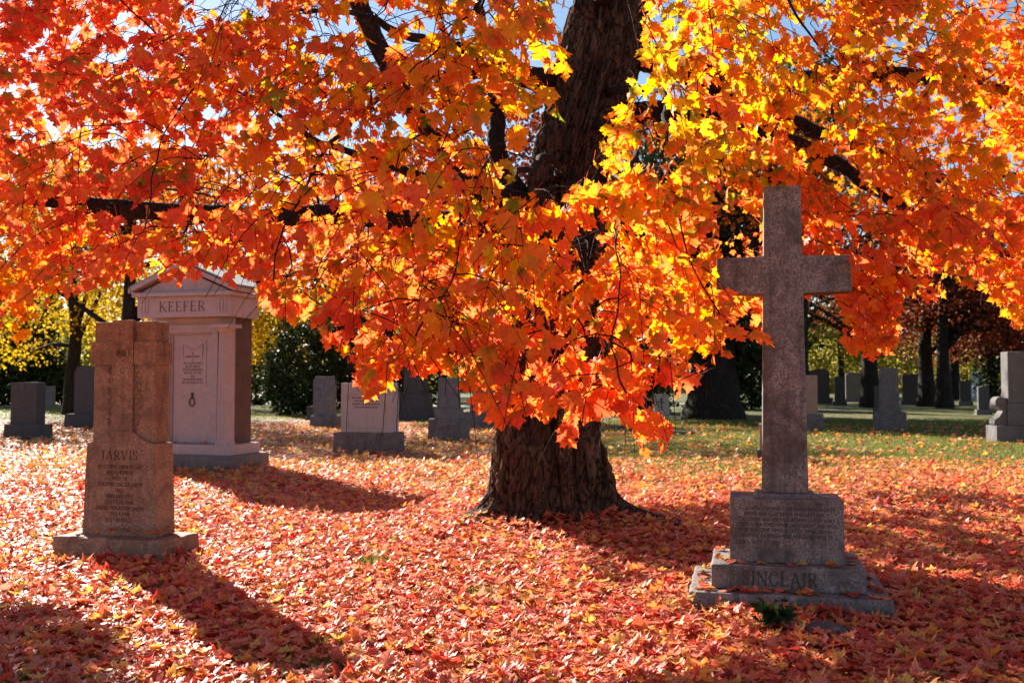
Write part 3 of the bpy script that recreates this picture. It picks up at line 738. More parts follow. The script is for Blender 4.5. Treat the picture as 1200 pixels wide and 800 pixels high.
for li, S in enumerate(limb_pts):
    U = np.linspace(0, 69, 150); SS = np.stack([np.interp(U, np.arange(70), S[:, q]) for q in range(4)], 1)
    SS[:, 3] *= 1 + .45 * np.exp(-np.arange(150) / 5.0)
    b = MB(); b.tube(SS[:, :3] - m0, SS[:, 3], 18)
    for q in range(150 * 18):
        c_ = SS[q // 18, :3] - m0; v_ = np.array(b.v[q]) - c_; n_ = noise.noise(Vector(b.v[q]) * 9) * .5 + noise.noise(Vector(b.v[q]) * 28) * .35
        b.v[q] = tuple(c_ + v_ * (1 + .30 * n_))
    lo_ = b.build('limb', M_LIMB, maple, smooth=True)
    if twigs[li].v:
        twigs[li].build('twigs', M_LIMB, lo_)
    A = np.array(LB[li])
    if not len(A): continue
    n = len(A); n_leaves += n
    me = leaf_mesh('hi', A[:, 0:3] - m0, A[:, 3:6], A[:, 6:9], A[:, 12], np.clip(A[:, 13], 0, 1), A[:, 14],
                   rng.normal(.16, .25, n), rng.normal(-.3, .42, n), petiole=A[:, 9:12] - m0)
    link_mesh('foliage', me, M_MAPLE, lo_)
print('maple leaves', n_leaves)

# ------------------------------------------------------------------ the stone cross on steps
YAW = -R(13)
g = on_ground(926, 724)
cross = thing('cross_monument', 'tall weathered grey stone cross on a stepped base inscribed with a family name', 'grave monument', (g[0] + .10, g[1] + .47, -.035), YAW)
worn_box('lower_step', S_GREY, cross, -.665, .665, -.50, .50, -.12, .185, .016, .07, .006, seed=1)
worn_box('upper_step', S_GREY, cross, -.515, .515, -.36, .36, .186, .353, .012, .07, .004, seed=2)
worn_box('die', S_GREY, cross, -.388, .388, -.235, .235, .354, .80, .009, .07, .0008, .003, 0, seed=3)
b = MB(); b.box(-.225, .225, -.165, .165, .801, .83, .03, .03); b.build('cross_foot', S_GREY, cross, bevel=.006)
hw0, hw1 = .160, .128; zt = 3.03; za0, za1 = 2.255, 2.525
wz = lambda z: hw0 + (hw1 - hw0) * (z - .831) / (zt - .831)
ol = [(-hw0, .831), (hw0, .831), (wz(za0), za0), (.47, za0 + .006), (.465, za1 - .006), (wz(za1), za1), (hw1, zt), (-hw1, zt), (-wz(za1), za1), (-.465, za1 - .006), (-.47, za0 + .006), (-wz(za0), za0)]
b = MB(); b.prism(ol, -.115, .115); b.build('cross', S_GREY, cross, bevel=.010)
carved_name('SINCLAIR', .098, .50, M_CUT_GREY, cross, -.3635, .222, -.055)
text_part('inscription', ['IN LOVING MEMORY OF MARY MOUNTAIN', 'JARVIS DAUGHTER OF THE LATE LIEUT', 'COLONEL SALTER MOUNTAIN JARVIS AND', 'DEARLY BELOVED WIFE OF ROBERT ARDAGH',
          'ROE SINCLAIR APRIL 8 1872 + APRIL 30 1911', 'ROBERT ARDAGH ROE SINCLAIR NOV 30'], .036, .68, M_CUT_GREY, cross, -.2355, .722, 0, 1.05)
text_part('inscription', ['1868 + OCT 12 1937'], .036, .30, M_CUT_GREY, cross, -.2355, .485, -.19)

# ------------------------------------------------------------------ the reddish stone with a cross in relief
g = on_ground(133, 661)
YJ = -R(16)
jar = thing('carved_headstone', 'upright reddish brown granite headstone with a cross carved in relief on a low plinth', 'headstone', (g[0] + .02, g[1] + .24, .05), YJ)
worn_box('plinth', S_RED, jar, -.57, .57, -.29, .29, -.1, .175, .018, .07, .010, .012, .012, seed=7)
# lower body with concave shoulders rising to the shaft
zb, zs, zc = .176, .99, 1.10
prof = [(-.385, zb), (.385, zb), (.350, zs)]
for i in range(1, 8):
    t = i / 8; prof.append((.350 - .235 * t, zs + (zc - zs) * (t ** 1.8)))
prof += [(.113, zc), (-.113, zc)]
for i in range(7, 0, -1):
    t = i / 8; prof.append((-(.350 - .235 * t), zs + (zc - zs) * (t ** 1.8)))
prof.append((-.350, zs))
b = MB(); b.prism(prof, -.108, -.0835); b.build('inscribed_face', S_RED, jar, bevel=.004)
worn_box('body', S_RED, jar, -.384, .384, -.084, .165, zb, zs, .008, .08, .002, .034, 0, seed=9)
worn_box('upper_block', S_RED, jar, -.322, .322, -.070, .140, zs + .001, 2.07, .010, .07, .003, .006, 0, seed=10)
worn_box('cross_shaft', S_RED, jar, -.112, .112, -.100, -.068, zc + .001, 2.083, .006, .07, .001, .004, 0, seed=11)
for sx in (-1, 1):
    b = MB(); b.box(min(sx * .1135, sx * .338), max(sx * .1135, sx * .338), -.092, .152, 1.685, 1.890); b.build('cross_arm', S_RED, jar, bevel=.005)
b = MB(); b.lathe([(.070, 0), (.070, .010), (.056, .010), (.056, .002)], 28)
b.v = [(x, -.100 - z, 1.787 + y) for x, y, z in b.v]; b.build('medallion', S_RED, jar, bevel=0)
text_part('monogram', ['IHS'], .07, .085, M_CUT_RED, jar, -.1115, 1.762)
for sx in (-1, 1):
    b = MB(); pts = []
    for i in range(45):
        z = 1.15 + (1.67 - 1.15) * i / 44; pts.append((sx * .150 + .014 * math.sin(i * 1.05), -.075, z))
    b.tube(pts, .006, 6)
    for i in range(11):
        z = 1.175 + i * .046; x = sx * .150 + (.016 if i % 2 else -.016)
        o = len(b.v); b.lathe([(.002, -.022), (.014, -.008), (.017, .004), (.010, .016), (.002, .022)], 8, x, 0)
        b.v[o:] = [(q[0], -.075 + q[1] * .7, z + q[2]) for q in b.v[o:]]
    b.build('vine_carving', S_RED, jar, smooth=True)
carved_name('JARVIS', .085, .38, M_CUT_RED, jar, -.1085, .84, -.01)
text_part('inscription', ['IN LOVING MEMORY OF', 'EMILY MURRAY', 'WIFE OF', 'COLONEL SALTER JARVIS', 'DIED', 'FEBRUARY 1919', 'LIEUT COLONEL', 'SALTER MOUNTAIN JARVIS', '1842 + 1908', 'REST IN PEACE'], .052, .50, M_CUT_RED, jar, -.1087, .765, 0, 1.0)
b = MB()
for i in range(14):                                            # carved sprays low on the face
    x = -.10 + .30 * (i / 13); a = i * 1.9
    o = len(b.v); b.lathe([(.002, -.03), (.016, -.01), (.018, .008), (.002, .03)], 8)
    b.v[o:] = [(x + q[0] * math.cos(a) - q[2] * math.sin(a), -.108 + q[1] * .4, .262 + .018 * math.sin(a * 2) + q[0] * math.sin(a) + q[2] * math.cos(a)) for q in b.v[o:]]
b.build('flower_carving', S_RED, jar, smooth=True)

# ------------------------------------------------------------------ the little temple monument
g = on_ground(236, 551)
kf = thing('temple_monument', 'pale stone temple-fronted tomb with pediment, fluted columns and a closed stone door', 'tomb', (g[0] - .25, g[1] + .55, 0), -R(16))
b = MB(); b.box(-1.20, 1.20, -.62, .62, -.1, .27); b.build('step', S_MID, kf, bevel=.015, cuts=.15, rough=.006, seed=3)
b = MB(); b.box(-1.06, 1.06, -.48, .50, .271, .455); b.build('step', S_PALE, kf, bevel=.012)
kf.scale = (.93, 1, 1)
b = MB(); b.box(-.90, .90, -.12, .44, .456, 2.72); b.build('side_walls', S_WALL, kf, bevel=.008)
b = MB(); b.box(-.90, -.602, -.21, -.121, .456, 2.72); b.box(.602, .90, -.21, -.121, .456, 2.72); b.box(-.601, .601, -.21, -.121, 2.602, 2.72); b.build('front_wall', S_PALE, kf, bevel=.004)
b = MB()
b.box(-.60, -.47, -.25, -.121, .457, 2.45); b.box(.47, .60, -.25, -.121, .457, 2.45); b.box(-.60, .60, -.251, -.121, 2.451, 2.60)
b.box(-.47, -.44, -.205, -.121, .457, 2.42); b.box(.44, .47, -.205, -.121, .457, 2.42); b.box(-.469, .469, -.206, -.121, 2.421, 2.45)
b.build('door_frame', S_PALE, kf, bevel=.006)
b = MB(); b.box(-.439, .439, -.165, -.121, .458, 2.42); dr = b.build('door', S_PALE, kf, bevel=.005)
b = MB(); b.box(-.30, .30, -.178, -.164, 1.48, 2.32); b.build('tablet', S_PALE, dr, bevel=.003)
b = MB(); pts = [(-.21 + .42 * i / 16, -.182, 2.235 - .075 * math.sin(math.pi * i / 16)) for i in range(17)]
b.tube(pts, [.010 + .012 * math.sin(math.pi * i / 16) for i in range(17)], 8)
for sx in (-1, 1): b.tube([(sx * .215, -.182, 2.25), (sx * .225, -.182, 2.15), (sx * .21, -.182, 1.98)], [.016, .02, .008], 8)
b.build('garland', S_PALE, dr, smooth=True)
text_part('inscription', ['IN', 'LOVING MEMORY', 'OF', 'ALICE AUGUSTA WILLS', 'BELOVED WIFE OF', 'WILLIAM NAPIER KEEFER', 'DIED JUNE 19TH 1906', 'AND', 'WILLIAM NAPIER KEEFER', 'DIED NOVEMBER 1ST 1914'], .062, .47, M_CUT_PALE, dr, -.1795, 2.06, 0, .95)
b = MB(); ring = [(.058 * math.cos(a), -.19, 1.20 + .075 * math.sin(a)) for a in np.linspace(0, 2 * math.pi, 25)]
b.tube(ring, .011, 8, cap=False); b.tube([(0, -.19, 1.27), (0, -.188, 1.37)], [.013, .022], 8)
b.build('ring_knocker', M_BRONZE, dr, smooth=True)
fl = lambda a: 1 - .10 * (0.5 + 0.5 * math.cos(a * 16)) ** 0.7
for sx in (-1, 1):
    c = MB(); c.lathe([(.148, .54), (.146, 1.2), (.136, 1.9), (.126, 2.44)], 144, sx * .83, -.32, fl)
    cl = c.build('column', S_PALE, kf, smooth=False)
    c = MB(); c.lathe([(.185, .456), (.185, .50), (.160, .515), (.158, .539)], 32, sx * .83, -.32); c.build('column_base', S_PALE, cl, smooth=False)
    c = MB(); c.lathe([(.128, 2.441), (.150, 2.475), (.185, 2.525)], 32, sx * .83, -.32)
    c.box(sx * .83 - .20, sx * .83 + .20, -.52, -.12, 2.526, 2.585); c.build('capital', S_PALE, cl)
b = MB(); b.box(-1.02, 1.02, -.50, .46, 2.722, 3.09); en = b.build('entablature', S_PALE, kf, bevel=.008)
for sx in (-1, 1):
    b = MB()
    for k in range(3): b.box(sx * .86 + (k - 1) * .07 - .022, sx * .86 + (k - 1) * .07 + .022, -.515, -.499, 2.80, 3.05)
    b.build('triglyph', S_PALE, en, bevel=.003)
carved_name('KEEFER', .185, 1.02, M_CUT_PALE, en, -.501, 2.82, -.02)
b = MB(); b.box(-1.10, 1.10, -.58, .52, 3.092, 3.165); b.build('cornice', S_PALE, kf, bevel=.012)
b = MB(); b.prism([(-1.02, 3.167), (1.02, 3.167), (0, 3.56)], -.46, .46); b.build('pediment', S_PALE, kf)
b = MB()
for sx in (-1, 1):
    o = [(sx * 1.16, 3.167), (sx * 1.16, 3.25), (0, 3.70), (0, 3.617), ] if sx < 0 else [(0, 3.617), (0, 3.70), (1.16, 3.25), (1.16, 3.167)]
    b.prism(o if sx > 0 else [(-1.16, 3.167), (-.001, 3.617), (-.001, 3.70), (-1.16, 3.25)], -.60, .56)
b.build('roof', S_PALE, kf, bevel=.006)
b = MB(); b.prism([(-1.19, 3.252), (0, 3.705), (1.19, 3.252), (1.19, 3.285), (0, 3.745), (-1.19, 3.285)], -.55, .60); b.build('roof_slab', M_SLATE, kf)

# ------------------------------------------------------------------ headstones behind
GR = 'headstones in the rows behind'
def place(xc, yb):
    g = on_ground(xc, yb); return g, g[1] / F
def slab_stone(label, xl, xr, ytop, ybase, bxl, bxr, yfoot, m_die, m_base, depth=.28, top='flat', rock=True, cat='headstone', yaw=-R(15), panel=False, name='headstone', cap=False, taper=0.0, split=None):
    g, s = place((bxl + bxr) / 2, yfoot); s *= 1.0
    W = (xr - xl) * s * .98; H = (yfoot - ytop) * s; hb = max(.06, (yfoot - ybase) * s); BW = (bxr - bxl) * s * .98
    dx = ((xl + xr) - (bxl + bxr)) / 2 * s
    t = thing(name, label, cat, (g[0], g[1] + depth * .75, 0), yaw, GR)
    bd = depth + .22
    b = MB(); b.box(-BW / 2, BW / 2, -bd / 2, bd / 2, -.1, hb, .02, .02)
    b.build('base', m_base, t, bevel=.015, cuts=.13 if rock else 0, rough=.022 if rock else 0, seed=xl)
    z1 = hb + .001; hw = W / 2; o = [(-hw + dx, z1), (hw + dx, z1)]
    tw = hw - taper
    if top == 'flat': o += [(tw + dx, H), (-tw + dx, H)]
    elif top == 'round':
        rr = tw
        for i in range(13):
            a = math.pi * i / 12; o.append((dx + tw * math.cos(a), H - tw * .42 + tw * .42 * math.sin(a)))
    elif top == 'shoulder':
        o += [(tw + dx, H * .93), (tw * .86 + dx, H * .93), (tw * .8 + dx, H), (-tw * .8 + dx, H), (-tw * .86 + dx, H * .93), (-tw + dx, H * .93)]
    elif top == 'gable': o += [(tw + dx, H * .94), (dx, H), (-tw + dx, H * .94)]
    b = MB(); b.prism(o, -depth / 2, depth / 2); d_ = b.build('tablet', m_die, t, bevel=.012)
    if panel:
        pw = hw * .74; zz0 = z1 + .10; zz1 = H * .86
        b = MB()
        for a in ([-pw, -pw + .025, zz0, zz1], [pw - .025, pw, zz0, zz1], [-pw + .026, pw - .026, zz1 - .025, zz1], [-pw + .026, pw - .026, zz0, zz0 + .025]):
            b.box(a[0] + dx, a[1] + dx, -depth / 2 - .014, -depth / 2 + .002, a[2], a[3])
        b.build('raised_border', m_die, t, bevel=.003)
        for k in range(4):
            b = MB(); wl = pw * (.75 - .12 * (k % 2)); z = zz1 - .13 - k * .07
            n = 9
            for q in range(n):
                xx = -wl + 2 * wl * q / n; b.box(xx + dx, xx + 2 * wl / n * .7 + dx, -depth / 2 - .003, -depth / 2 + .001, z, z + .034)
            b.build('worn_line', M_CUT_PALE, t)
    if cap:
        b = MB(); b.box(-tw - .05 + dx, tw + .05 + dx, -depth / 2 - .05, depth / 2 + .05, H + .001, H + .07, .03, .03); b.build('cap', m_die, t, bevel=.008)
    return t
slab_stone('dark squat headstone on a wide base at the far left edge, beside the yellow tree', 8, 45, 448, 497, 2, 53, 514, S_DARK, S_DARK, .35, rock=False)
slab_stone('dark upright headstone half hidden behind the reddish carved headstone', 84, 118, 429, 485, 73, 122, 502, S_DARK, S_DARK, .4, rock=False, top='shoulder')
slab_stone('small pale slab far off between the two dark headstones on the left', 47, 63, 452, 473, 46, 64, 476, S_MID, S_MID, .25, rock=False)
slab_stone('narrow grey headstone with a weathered uneven top in front of the dark yew', 366, 391, 441, 487, 363, 397, 501, S_MID, S_ROCK, .35, top='shoulder', cap=False)
slab_stone('low grey slab peeping out behind the narrow headstone by the yew', 359, 372, 476, 489, 358, 373, 492, S_DARK, S_DARK, .3, rock=False)
big = slab_stone('broad mauve grey headstone with a framed panel on a rock-faced base', 398, 464, 449, 507, 390, 470, 530, S_PALE, S_ROCK, .42, panel=True)
t6 = big
carved = text_part('carved_word', ['HUNTER'], .15, .5, M_CUT_PALE, big, -.2125, 1.43)
# tall shaft, tapered block, pedestal
def shaft_stone(label, xl, xr, ytop, xbl, xbr, ybase, yfoot, m, mb, ped=None, name='obelisk', apex=False, yaw=-R(15), capy=None):
    g, s = place((xbl + xbr) / 2, yfoot); t = thing(name, label, 'grave monument', (g[0], g[1] + .4, 0), yaw, GR)
    BW = (xbr - xbl) * s * .95; hb = (yfoot - ybase) * s; W = (xr - xl) * s * .95; H = (yfoot - ytop) * s
    b = MB(); b.box(-BW / 2, BW / 2, -BW * .42, BW * .42, -.1, hb, .015, .015); b.build('base', mb, t, bevel=.015, cuts=.13, rough=.025, seed=xl)
    z = hb + .001
    if ped:
        pw = ped[0] * s * .95; pz = z + ped[1] * s
        b = MB(); b.box(-pw / 2, pw / 2, -pw / 2, pw / 2, z, pz, .012, .012); b.build('pedestal', m, t, bevel=.01); z = pz + .001
    b = MB(); b.box(-W / 2, W / 2, -W / 2, W / 2, z, H, W * .07, W * .07); sh = b.build('shaft', m, t, bevel=.01)
    if apex:
        b = MB(); w2 = W * .42; b.box(-w2, w2, -w2, w2, H + .001, H + w2 * 1.2, w2 * .9, w2 * .9); b.build('point', m, t)
    if capy:
        w2 = W * .62; b = MB(); b.box(-w2, w2, -w2, w2, H + .001, H + .09, .03, .03); b.box(-w2 * .7, w2 * .7, -w2 * .7, w2 * .7, H + .091, H + .22, .1, .1); b.build('cap', m, t, bevel=.01)
    return t
shaft_stone('tall dark grey square shaft behind the broad mauve headstone', 472, 496, 372, 464, 508, 481, 492, S_DARK, S_DARK, ped=(33, 20))
shaft_stone('grey tapered stone on a rough rock-faced block left of the maple trunk', 512, 536, 443, 503, 547, 491, 517, S_MID, S_ROCK, ped=(30, 12), name='tapered_monument')
shaft_stone('grey pedestal monument partly hidden by the maple trunk\'s left side', 551, 575, 432, 545, 590, 483, 502, S_MID, S_ROCK, ped=(30, 16), name='pedestal_monument', capy=True)
shaft_stone('dark capped stone pillar glimpsed through the leaves right of the trunk', 686, 703, 418, 680, 710, 476, 487, S_DARK, S_DARK, ped=(22, 20), name='pillar_monument', capy=True)
# white war grave slab with a cross
g, s = place(775.5, 488); wg = thing('headstone', 'small white upright slab with a thin carved cross in deep shade', 'headstone', (g[0], g[1], 0), -R(10), GR)
b = MB(); o = [(-.32, -.1), (.32, -.1), (.32, .93)] + [(.32 * math.cos(a), .93 + .06 * math.sin(a)) for a in np.linspace(.2, math.pi - .2, 7)] + [(-.32, .93)]
b.prism(o, -.04, .04); b.build('slab', S_WHITE, wg, bevel=.006)
b = MB(); b.box(-.025, .025, -.046, -.041, .28, .80); b.box(-.12, -.026, -.046, -.041, .60, .65); b.box(.026, .12, -.046, -.041, .60, .65); b.build('carved_cross', M_CUT_GREY, wg)
slab_stone('thin pale stone far off in the sun just left of the cross shaft', 889, 897, 432, 462, 886, 899, 468, S_WHITE, S_WHITE, .3, rock=False)
slab_stone('small low grey stone poking out at the left of the cross shaft', 893, 915, 497, 527, 889, 920, 540, S_PINK, S_DARK, .25, rock=False)
slab_stone('reddish smooth headstone just right of the cross shaft', 930, 961, 440, 485, 926, 968, 505, S_PINK, S_ROCK, .35)
slab_stone('dark broad slab behind the reddish headstone', 950, 974, 432, 466, 948, 978, 473, S_DARK, S_DARK, .5, rock=False, top='round')
slab_stone('dark round-topped slab right of the reddish headstone', 980, 992, 441, 470, 977, 994, 475, S_DARK, S_DARK, .35, rock=False, top='round')
slab_stone('grey rounded slab left of the dark forked tree trunk', 993, 1012, 436, 467, 991, 1014, 471, S_MID, S_MID, .4, rock=False, top='round')
shaft_stone('grey tapered monument on a square base standing on the shaded right lawn', 1036, 1059, 431, 1029, 1067, 483, 505, S_DUSK, S_DUSK, ped=(26, 5), name='tapered_monument')
slab_stone('dark slab close behind the tapered monument on the right lawn', 1060, 1078, 438, 469, 1058, 1080, 474, S_DARK, S_DARK, .4, rock=False)
shaft_stone('grey far pillar seen between the twin trunks and the pale urn', 1113, 1124, 432, 1109, 1127, 459, 464, S_MID, S_MID, name='pillar_monument')
slab_stone('grey far slab beside the pale urn monument', 1150, 1164, 440, 462, 1148, 1166, 466, S_MID, S_MID, .5, rock=False)
slab_stone('narrow white slab in the sun between the twin dark trunks', 1072, 1076, 445, 466, 1070, 1078, 470, S_WHITE, S_WHITE, .4, rock=False)
for k, (x, y0, y1, wd) in enumerate([(1000, 449, 464, 10), (874, 446, 461, 9), (1094, 446, 463, 9), (1134, 448, 463, 8)]):
    slab_stone(['tiny dark slab far off below the dark forked tree', 'tiny grey slab far off in shade left of the cross', 'tiny grey slab far off between twin trunks', 'tiny dark slab far off left of the pale urn'][k],
               x - wd / 2, x + wd / 2, y0, y1 - 2, x - wd / 2 - 1, x + wd / 2 + 1, y1, [S_DARK, S_MID, S_MID, S_DARK][k], S_MID, .4, rock=False)
slab_stone('dark headstone tucked against the black forked trunk on its right', 1028, 1036, 452, 478, 1026, 1038, 484, S_DARK, S_DARK, .4, rock=False, top='shoulder')
slab_stone('dark wide slab in the shade between the scrolled headstone and the twin trunks', 1128, 1140, 446, 470, 1126, 1142, 475, S_DARK, S_DUSK, .4, rock=False)
slab_stone('dusky round-topped slab left of the left twin trunk', 1062, 1071, 440, 466, 1060, 1073, 470, S_DUSK, S_DUSK, .4, rock=False, top='round')
slab_stone('dusky gabled slab in shade behind the scrolled headstone', 1150, 1162, 452, 480, 1147, 1165, 486, S_DARK, S_DUSK, .4, rock=False, top='gable')
# pale urn on a pedestal far away
g, s = place(1143, 467); un = thing('urn_monument', 'pale sunlit urn on a stepped pedestal far away near the right edge', 'grave monument', (g[0], g[1], 0), -R(15), GR)
b = MB(); b.box(-.8, .8, -.5, .5, -.1, .35); b.build('step', S_WHITE, un, bevel=.02)
b = MB(); b.box(-.42, .42, -.42, .42, .351, 1.35, .04, .04); b.build('pedestal', S_WHITE, un, bevel=.02)
b = MB(); b.lathe([(.22, 1.351), (.12, 1.5), (.30, 1.8), (.36, 2.1), (.24, 2.3), (.12, 2.42), (.02, 2.5)], 20); b.build('urn', S_WHITE, un, smooth=True)
# big stone with scrolled buttress at the right edge
g, s = place(1190, 519); sc_ = thing('scroll_monument', 'large grey headstone with a scrolled side buttress at the right edge', 'grave monument', (g[0] + .60, g[1] + .5, 0), -R(6), GR)
b = MB(); b.box(-.93, 1.05, -.38, .38, -.1, .42); b.build('base', S_DUSK, sc_, bevel=.02, cuts=.15, rough=.012, seed=4)
b = MB(); b.box(-.60, .9, -.26, .26, .421, 1.0); b.box(-.58, .9, -.24, .24, 1.001, 2.33); b.build('tablet', S_DUSK, sc_, bevel=.03)
o = [(-.602, .421), (-.602, 1.15)]
o += [(-.602 - .14 + .14 * math.cos(a), 1.02 + .15 * math.sin(a)) for a in np.linspace(.9, 3.6, 9)]
o += [(-.70, .80), (-.78, .66), (-.90, .58), (-.915, .48), (-.88, .421)]
b = MB(); b.prism(o[::-1], -.19, .19); b.build('scroll_buttress', S_DUSK, sc_, bevel=.012)
# flat markers in the lawn
for lab, x, y, wx in (('dark flat marker in the grass just right of the maple trunk', 737, 503, .55), ('dark flat marker beside the hanging leaf tips on the sunny lawn', 796, 509, .5)):
    g, s = place(x, y); t = thing('flat_marker', lab, 'grave marker', (g[0], g[1], hgt(g[0], g[1])), -R(14), 'flat markers in the lawn')
    b = MB(); b.box(-wx, wx, -.22, .22, -.05, .10); b.build('slab', S_DARK, t, bevel=.012)
    b = MB(); b.box(-wx * .8, wx * .8, -.16, .16, .101, .115, .02, .02); b.build('face_panel', S_DARK, t)
g, s = place(968, 750)
b = MB(); o_ = len(b.v)
b.lathe([(.02, -.05), (.12, -.02), (.14, .02), (.09, .045), (.01, .05)], 14); fs = b.build('field_stone', S_DARK, None, cuts=.08, rough=.02, smooth=True)
fs.location = (g[0], g[1], .05); tag(fs, 'small grey field stone half buried in leaves before the cross steps', 'stone')

# ------------------------------------------------------------------ trees and shrubs behind
def far_leaves(C, size, seed, flat=False, kind='far'):
    n = len(C); r_ = np.random.default_rng(seed)
    tip = r_.normal(size=(n, 3)); tip[:, 2] -= .6; nr = r_.normal(size=(n, 3)) + np.array([0, -.3, .5])
    return C, tip, nr
def tree(name, label, x, yfoot, depth, trunk_r, height, crown, mat, n_clump, per, lsize, barkm=M_BARK_FAR, seed=1, lean=0.0, limbs=7, kind='far', group='trees beyond the graves', spread=.55, low=None, taper=.8):
    """crown: list of ellipsoids (dx, dz, rx, ry, rz) in metres from the trunk foot"""
    r_ = np.random.default_rng(seed)
    a = (x - 600) / F; X0 = a * depth
    t = thing(name, label, 'tree', (X0, depth, 0), 0, group)
    top = height * .75
    pts = [(0, 0, -.15)] + [(lean * k / 6 * height + r_.normal(0, .05), r_.normal(0, .05), top * k / 6) for k in range(1, 7)]
    S = spline(pts, 26); rad = [trunk_r * (1.35 if i < 2 else 1.12 if i < 4 else 1) * (1 - taper * i / 25) for i in range(26)]
    b = MB(); b.tube(S, rad, 14); b.build('trunk', barkm, t, smooth=True)
    cl = []
    for (dx, dz, rx, ry, rz) in crown:
        m = max(1, int(n_clump * rx * ry * rz / sum(c[2] * c[3] * c[4] for c in crown)))
        q = r_.normal(size=(m, 3)); q /= np.linalg.norm(q, axis=1, keepdims=True); q *= r_.uniform(.15, 1, (m, 1)) ** (1 / 2.2)
        cl.append(q * np.array([rx, ry, rz]) + np.array([dx, 0, dz]))
    cl = np.concatenate(cl)
    bl = MB()
    for k in range(limbs):
        tgt = cl[r_.integers(len(cl))]; i = r_.integers(7, 24); s = S[i]
        md = (s + tgt) / 2 + np.array([0, 0, .25]); bl.tube(spline([s, md, tgt], 10), np.linspace(rad[i] * .5, .02, 10), 6)
    bl.build('limbs', barkm, t, smooth=True)
    P = np.repeat(cl, per, 0) + r_.normal(0, spread, (len(cl) * per, 3)) * np.array([1, 1, .6])
    if low is not None: P = P[P[:, 2] > low + r_.normal(0, .3, len(P))]
    n = len(P); C, tip, nr = far_leaves(P, lsize, seed)
    me = leaf_mesh(kind, C, tip, nr, lsize * r_.uniform(.6, 1.3, n), np.clip(np.repeat(r_.uniform(.15, .85, len(cl)), per)[:n] + r_.normal(0, .2, n), 0, 1), np.zeros(n), r_.normal(.1, .2, n), r_.normal(0, .3, n), prng=r_)
    link_mesh('crown', me, mat, t); return t
tree('maple_tree', 'golden maple with a dark trunk behind the dark headstones on the left', 86, 470, 46, .36, 15, [(-1.5, 6.8, 5, 4, 3.2), (3.4, 5.6, 3.6, 3.2, 2.4), (-3.0, 3.4, 2.0, 2.2, 1.2), (4.0, 3.0, 1.6, 1.5, 1.0), (0, 10, 5, 4, 3)], M_YELLOW, 400, 40, .135, seed=4, limbs=22, kind='lo')
tree('yellow_tree', 'yellow leafed tree behind the pale temple tomb\'s right side', 330, 470, 62, .3, 13, [(0, 5.6, 3.6, 3, 3.6), (3, 4.2, 2.6, 2, 2), (-2, 3.2, 1.6, 1.4, 1.4)], M_YELLOW, 300, 34, .16, seed=5, limbs=14)
tree('yellow_tree', 'low golden tree filling the gap between reddish headstone and tomb roof', 200, 468, 60, .3, 12, [(-2, 5.4, 3.6, 3, 3.4), (2, 6.4, 3.4, 3, 3)], M_YELLOW, 280, 34, .16, seed=51, limbs=14)
tree('yellow_tree', 'pale yellow tree standing between the mauve headstone and the maple trunk', 520, 466, 75, .3, 12, [(0, 5.5, 4.5, 3, 3.5), (0, 3, 2.5, 2, 1.5)], M_YELLOW, 170, 22, .25, seed=6)
tree('yellow_tree', 'thin yellow olive tree at the far left edge', -10, 466, 70, .3, 15, [(0, 6, 5, 4, 4.5), (3, 3.4, 3, 3, 1.8)], M_OLIVE, 300, 34, .17, seed=7, limbs=14)
tree('forked_tree', 'black forked tree with sparse leaves over the shaded right lawn', 1020, 475, 58, .52, 17, [(-3, 6.0, 4.2, 3, 1.8), (4, 6.4, 4, 3, 2.2), (0, 10, 6, 4, 3)], M_RUST, 230, 20, .17, seed=8, limbs=44, low=3.2)
tree('rust_tree', 'rust red tree spreading wide on the left twin trunk', 1086, 474, 60, .5, 15, [(2.5, 6.3, 5, 4, 2.4), (1, 10, 5, 4, 3), (-3.0, 5.4, 2.6, 3, 1.5)], M_RUST, 340, 26, .2, seed=9, limbs=22, low=3.6)
tree('rust_tree', 'rust red tree on the right twin trunk, dense and dark near the right edge', 1106, 474, 57, .42, 15, [(4.5, 5.8, 5.2, 4, 2.4), (6, 9, 5, 4, 3), (9, 4.2, 3.2, 2, 1.5)], M_RUST, 420, 26, .2, seed=10, limbs=22, low=2.9)
tree('rust_tree', 'dark rust tree standing behind the twin trunks, right of the black forked tree', 1160, 471, 68, .4, 14, [(-2, 5.2, 5, 3, 2.6), (3, 6, 5, 3, 3)], M_RUST, 320, 26, .19, seed=44, limbs=22, low=2.6)
tree('olive_tree', 'sunlit olive yellow tree far behind the black forked tree', 985, 463, 95, .4, 13, [(0, 5.4, 6.5, 4, 4.2), (6, 4.4, 4.5, 3, 3)], M_OLIVE, 300, 24, .28, seed=11)
tree('olive_tree', 'sunlit olive yellow tree far behind the twin trunks', 1130, 463, 100, .4, 13, [(0, 5, 6, 4, 4.2), (6, 4, 4.5, 3, 3)], M_OLIVE, 260, 24, .28, seed=12)
tree('olive_tree', 'olive tree far behind the yew on the left', 420, 463, 98, .4, 16, [(0, 7, 9, 4, 6)], M_OLIVE, 260, 24, .3, seed=13)
tree('evergreen_tree', 'huge dark evergreen with a broad grey trunk left of the stone cross', 835, 490, 41, 1.0, 17, [(0.4, 5.2, 3.8, 3, 2.6), (-2.8, 2.8, 2.4, 2, 2.0), (2.4, 3.2, 1.5, 2, 1.4), (0, 9, 4.2, 3.5, 4)], M_EVER, 420, 34, .20, seed=14, limbs=24, spread=.45, low=1.7, taper=.45)
tree('evergreen_tree', 'dark evergreen reaching to the ground right of the maple trunk', 735, 478, 50, .5, 14, [(0, 2.2, 2.6, 2, 2.4), (0, 5.4, 3.0, 2.2, 3.4), (0, 8.5, 2.4, 2, 3)], M_EVER, 320, 34, .20, seed=15, spread=.45)
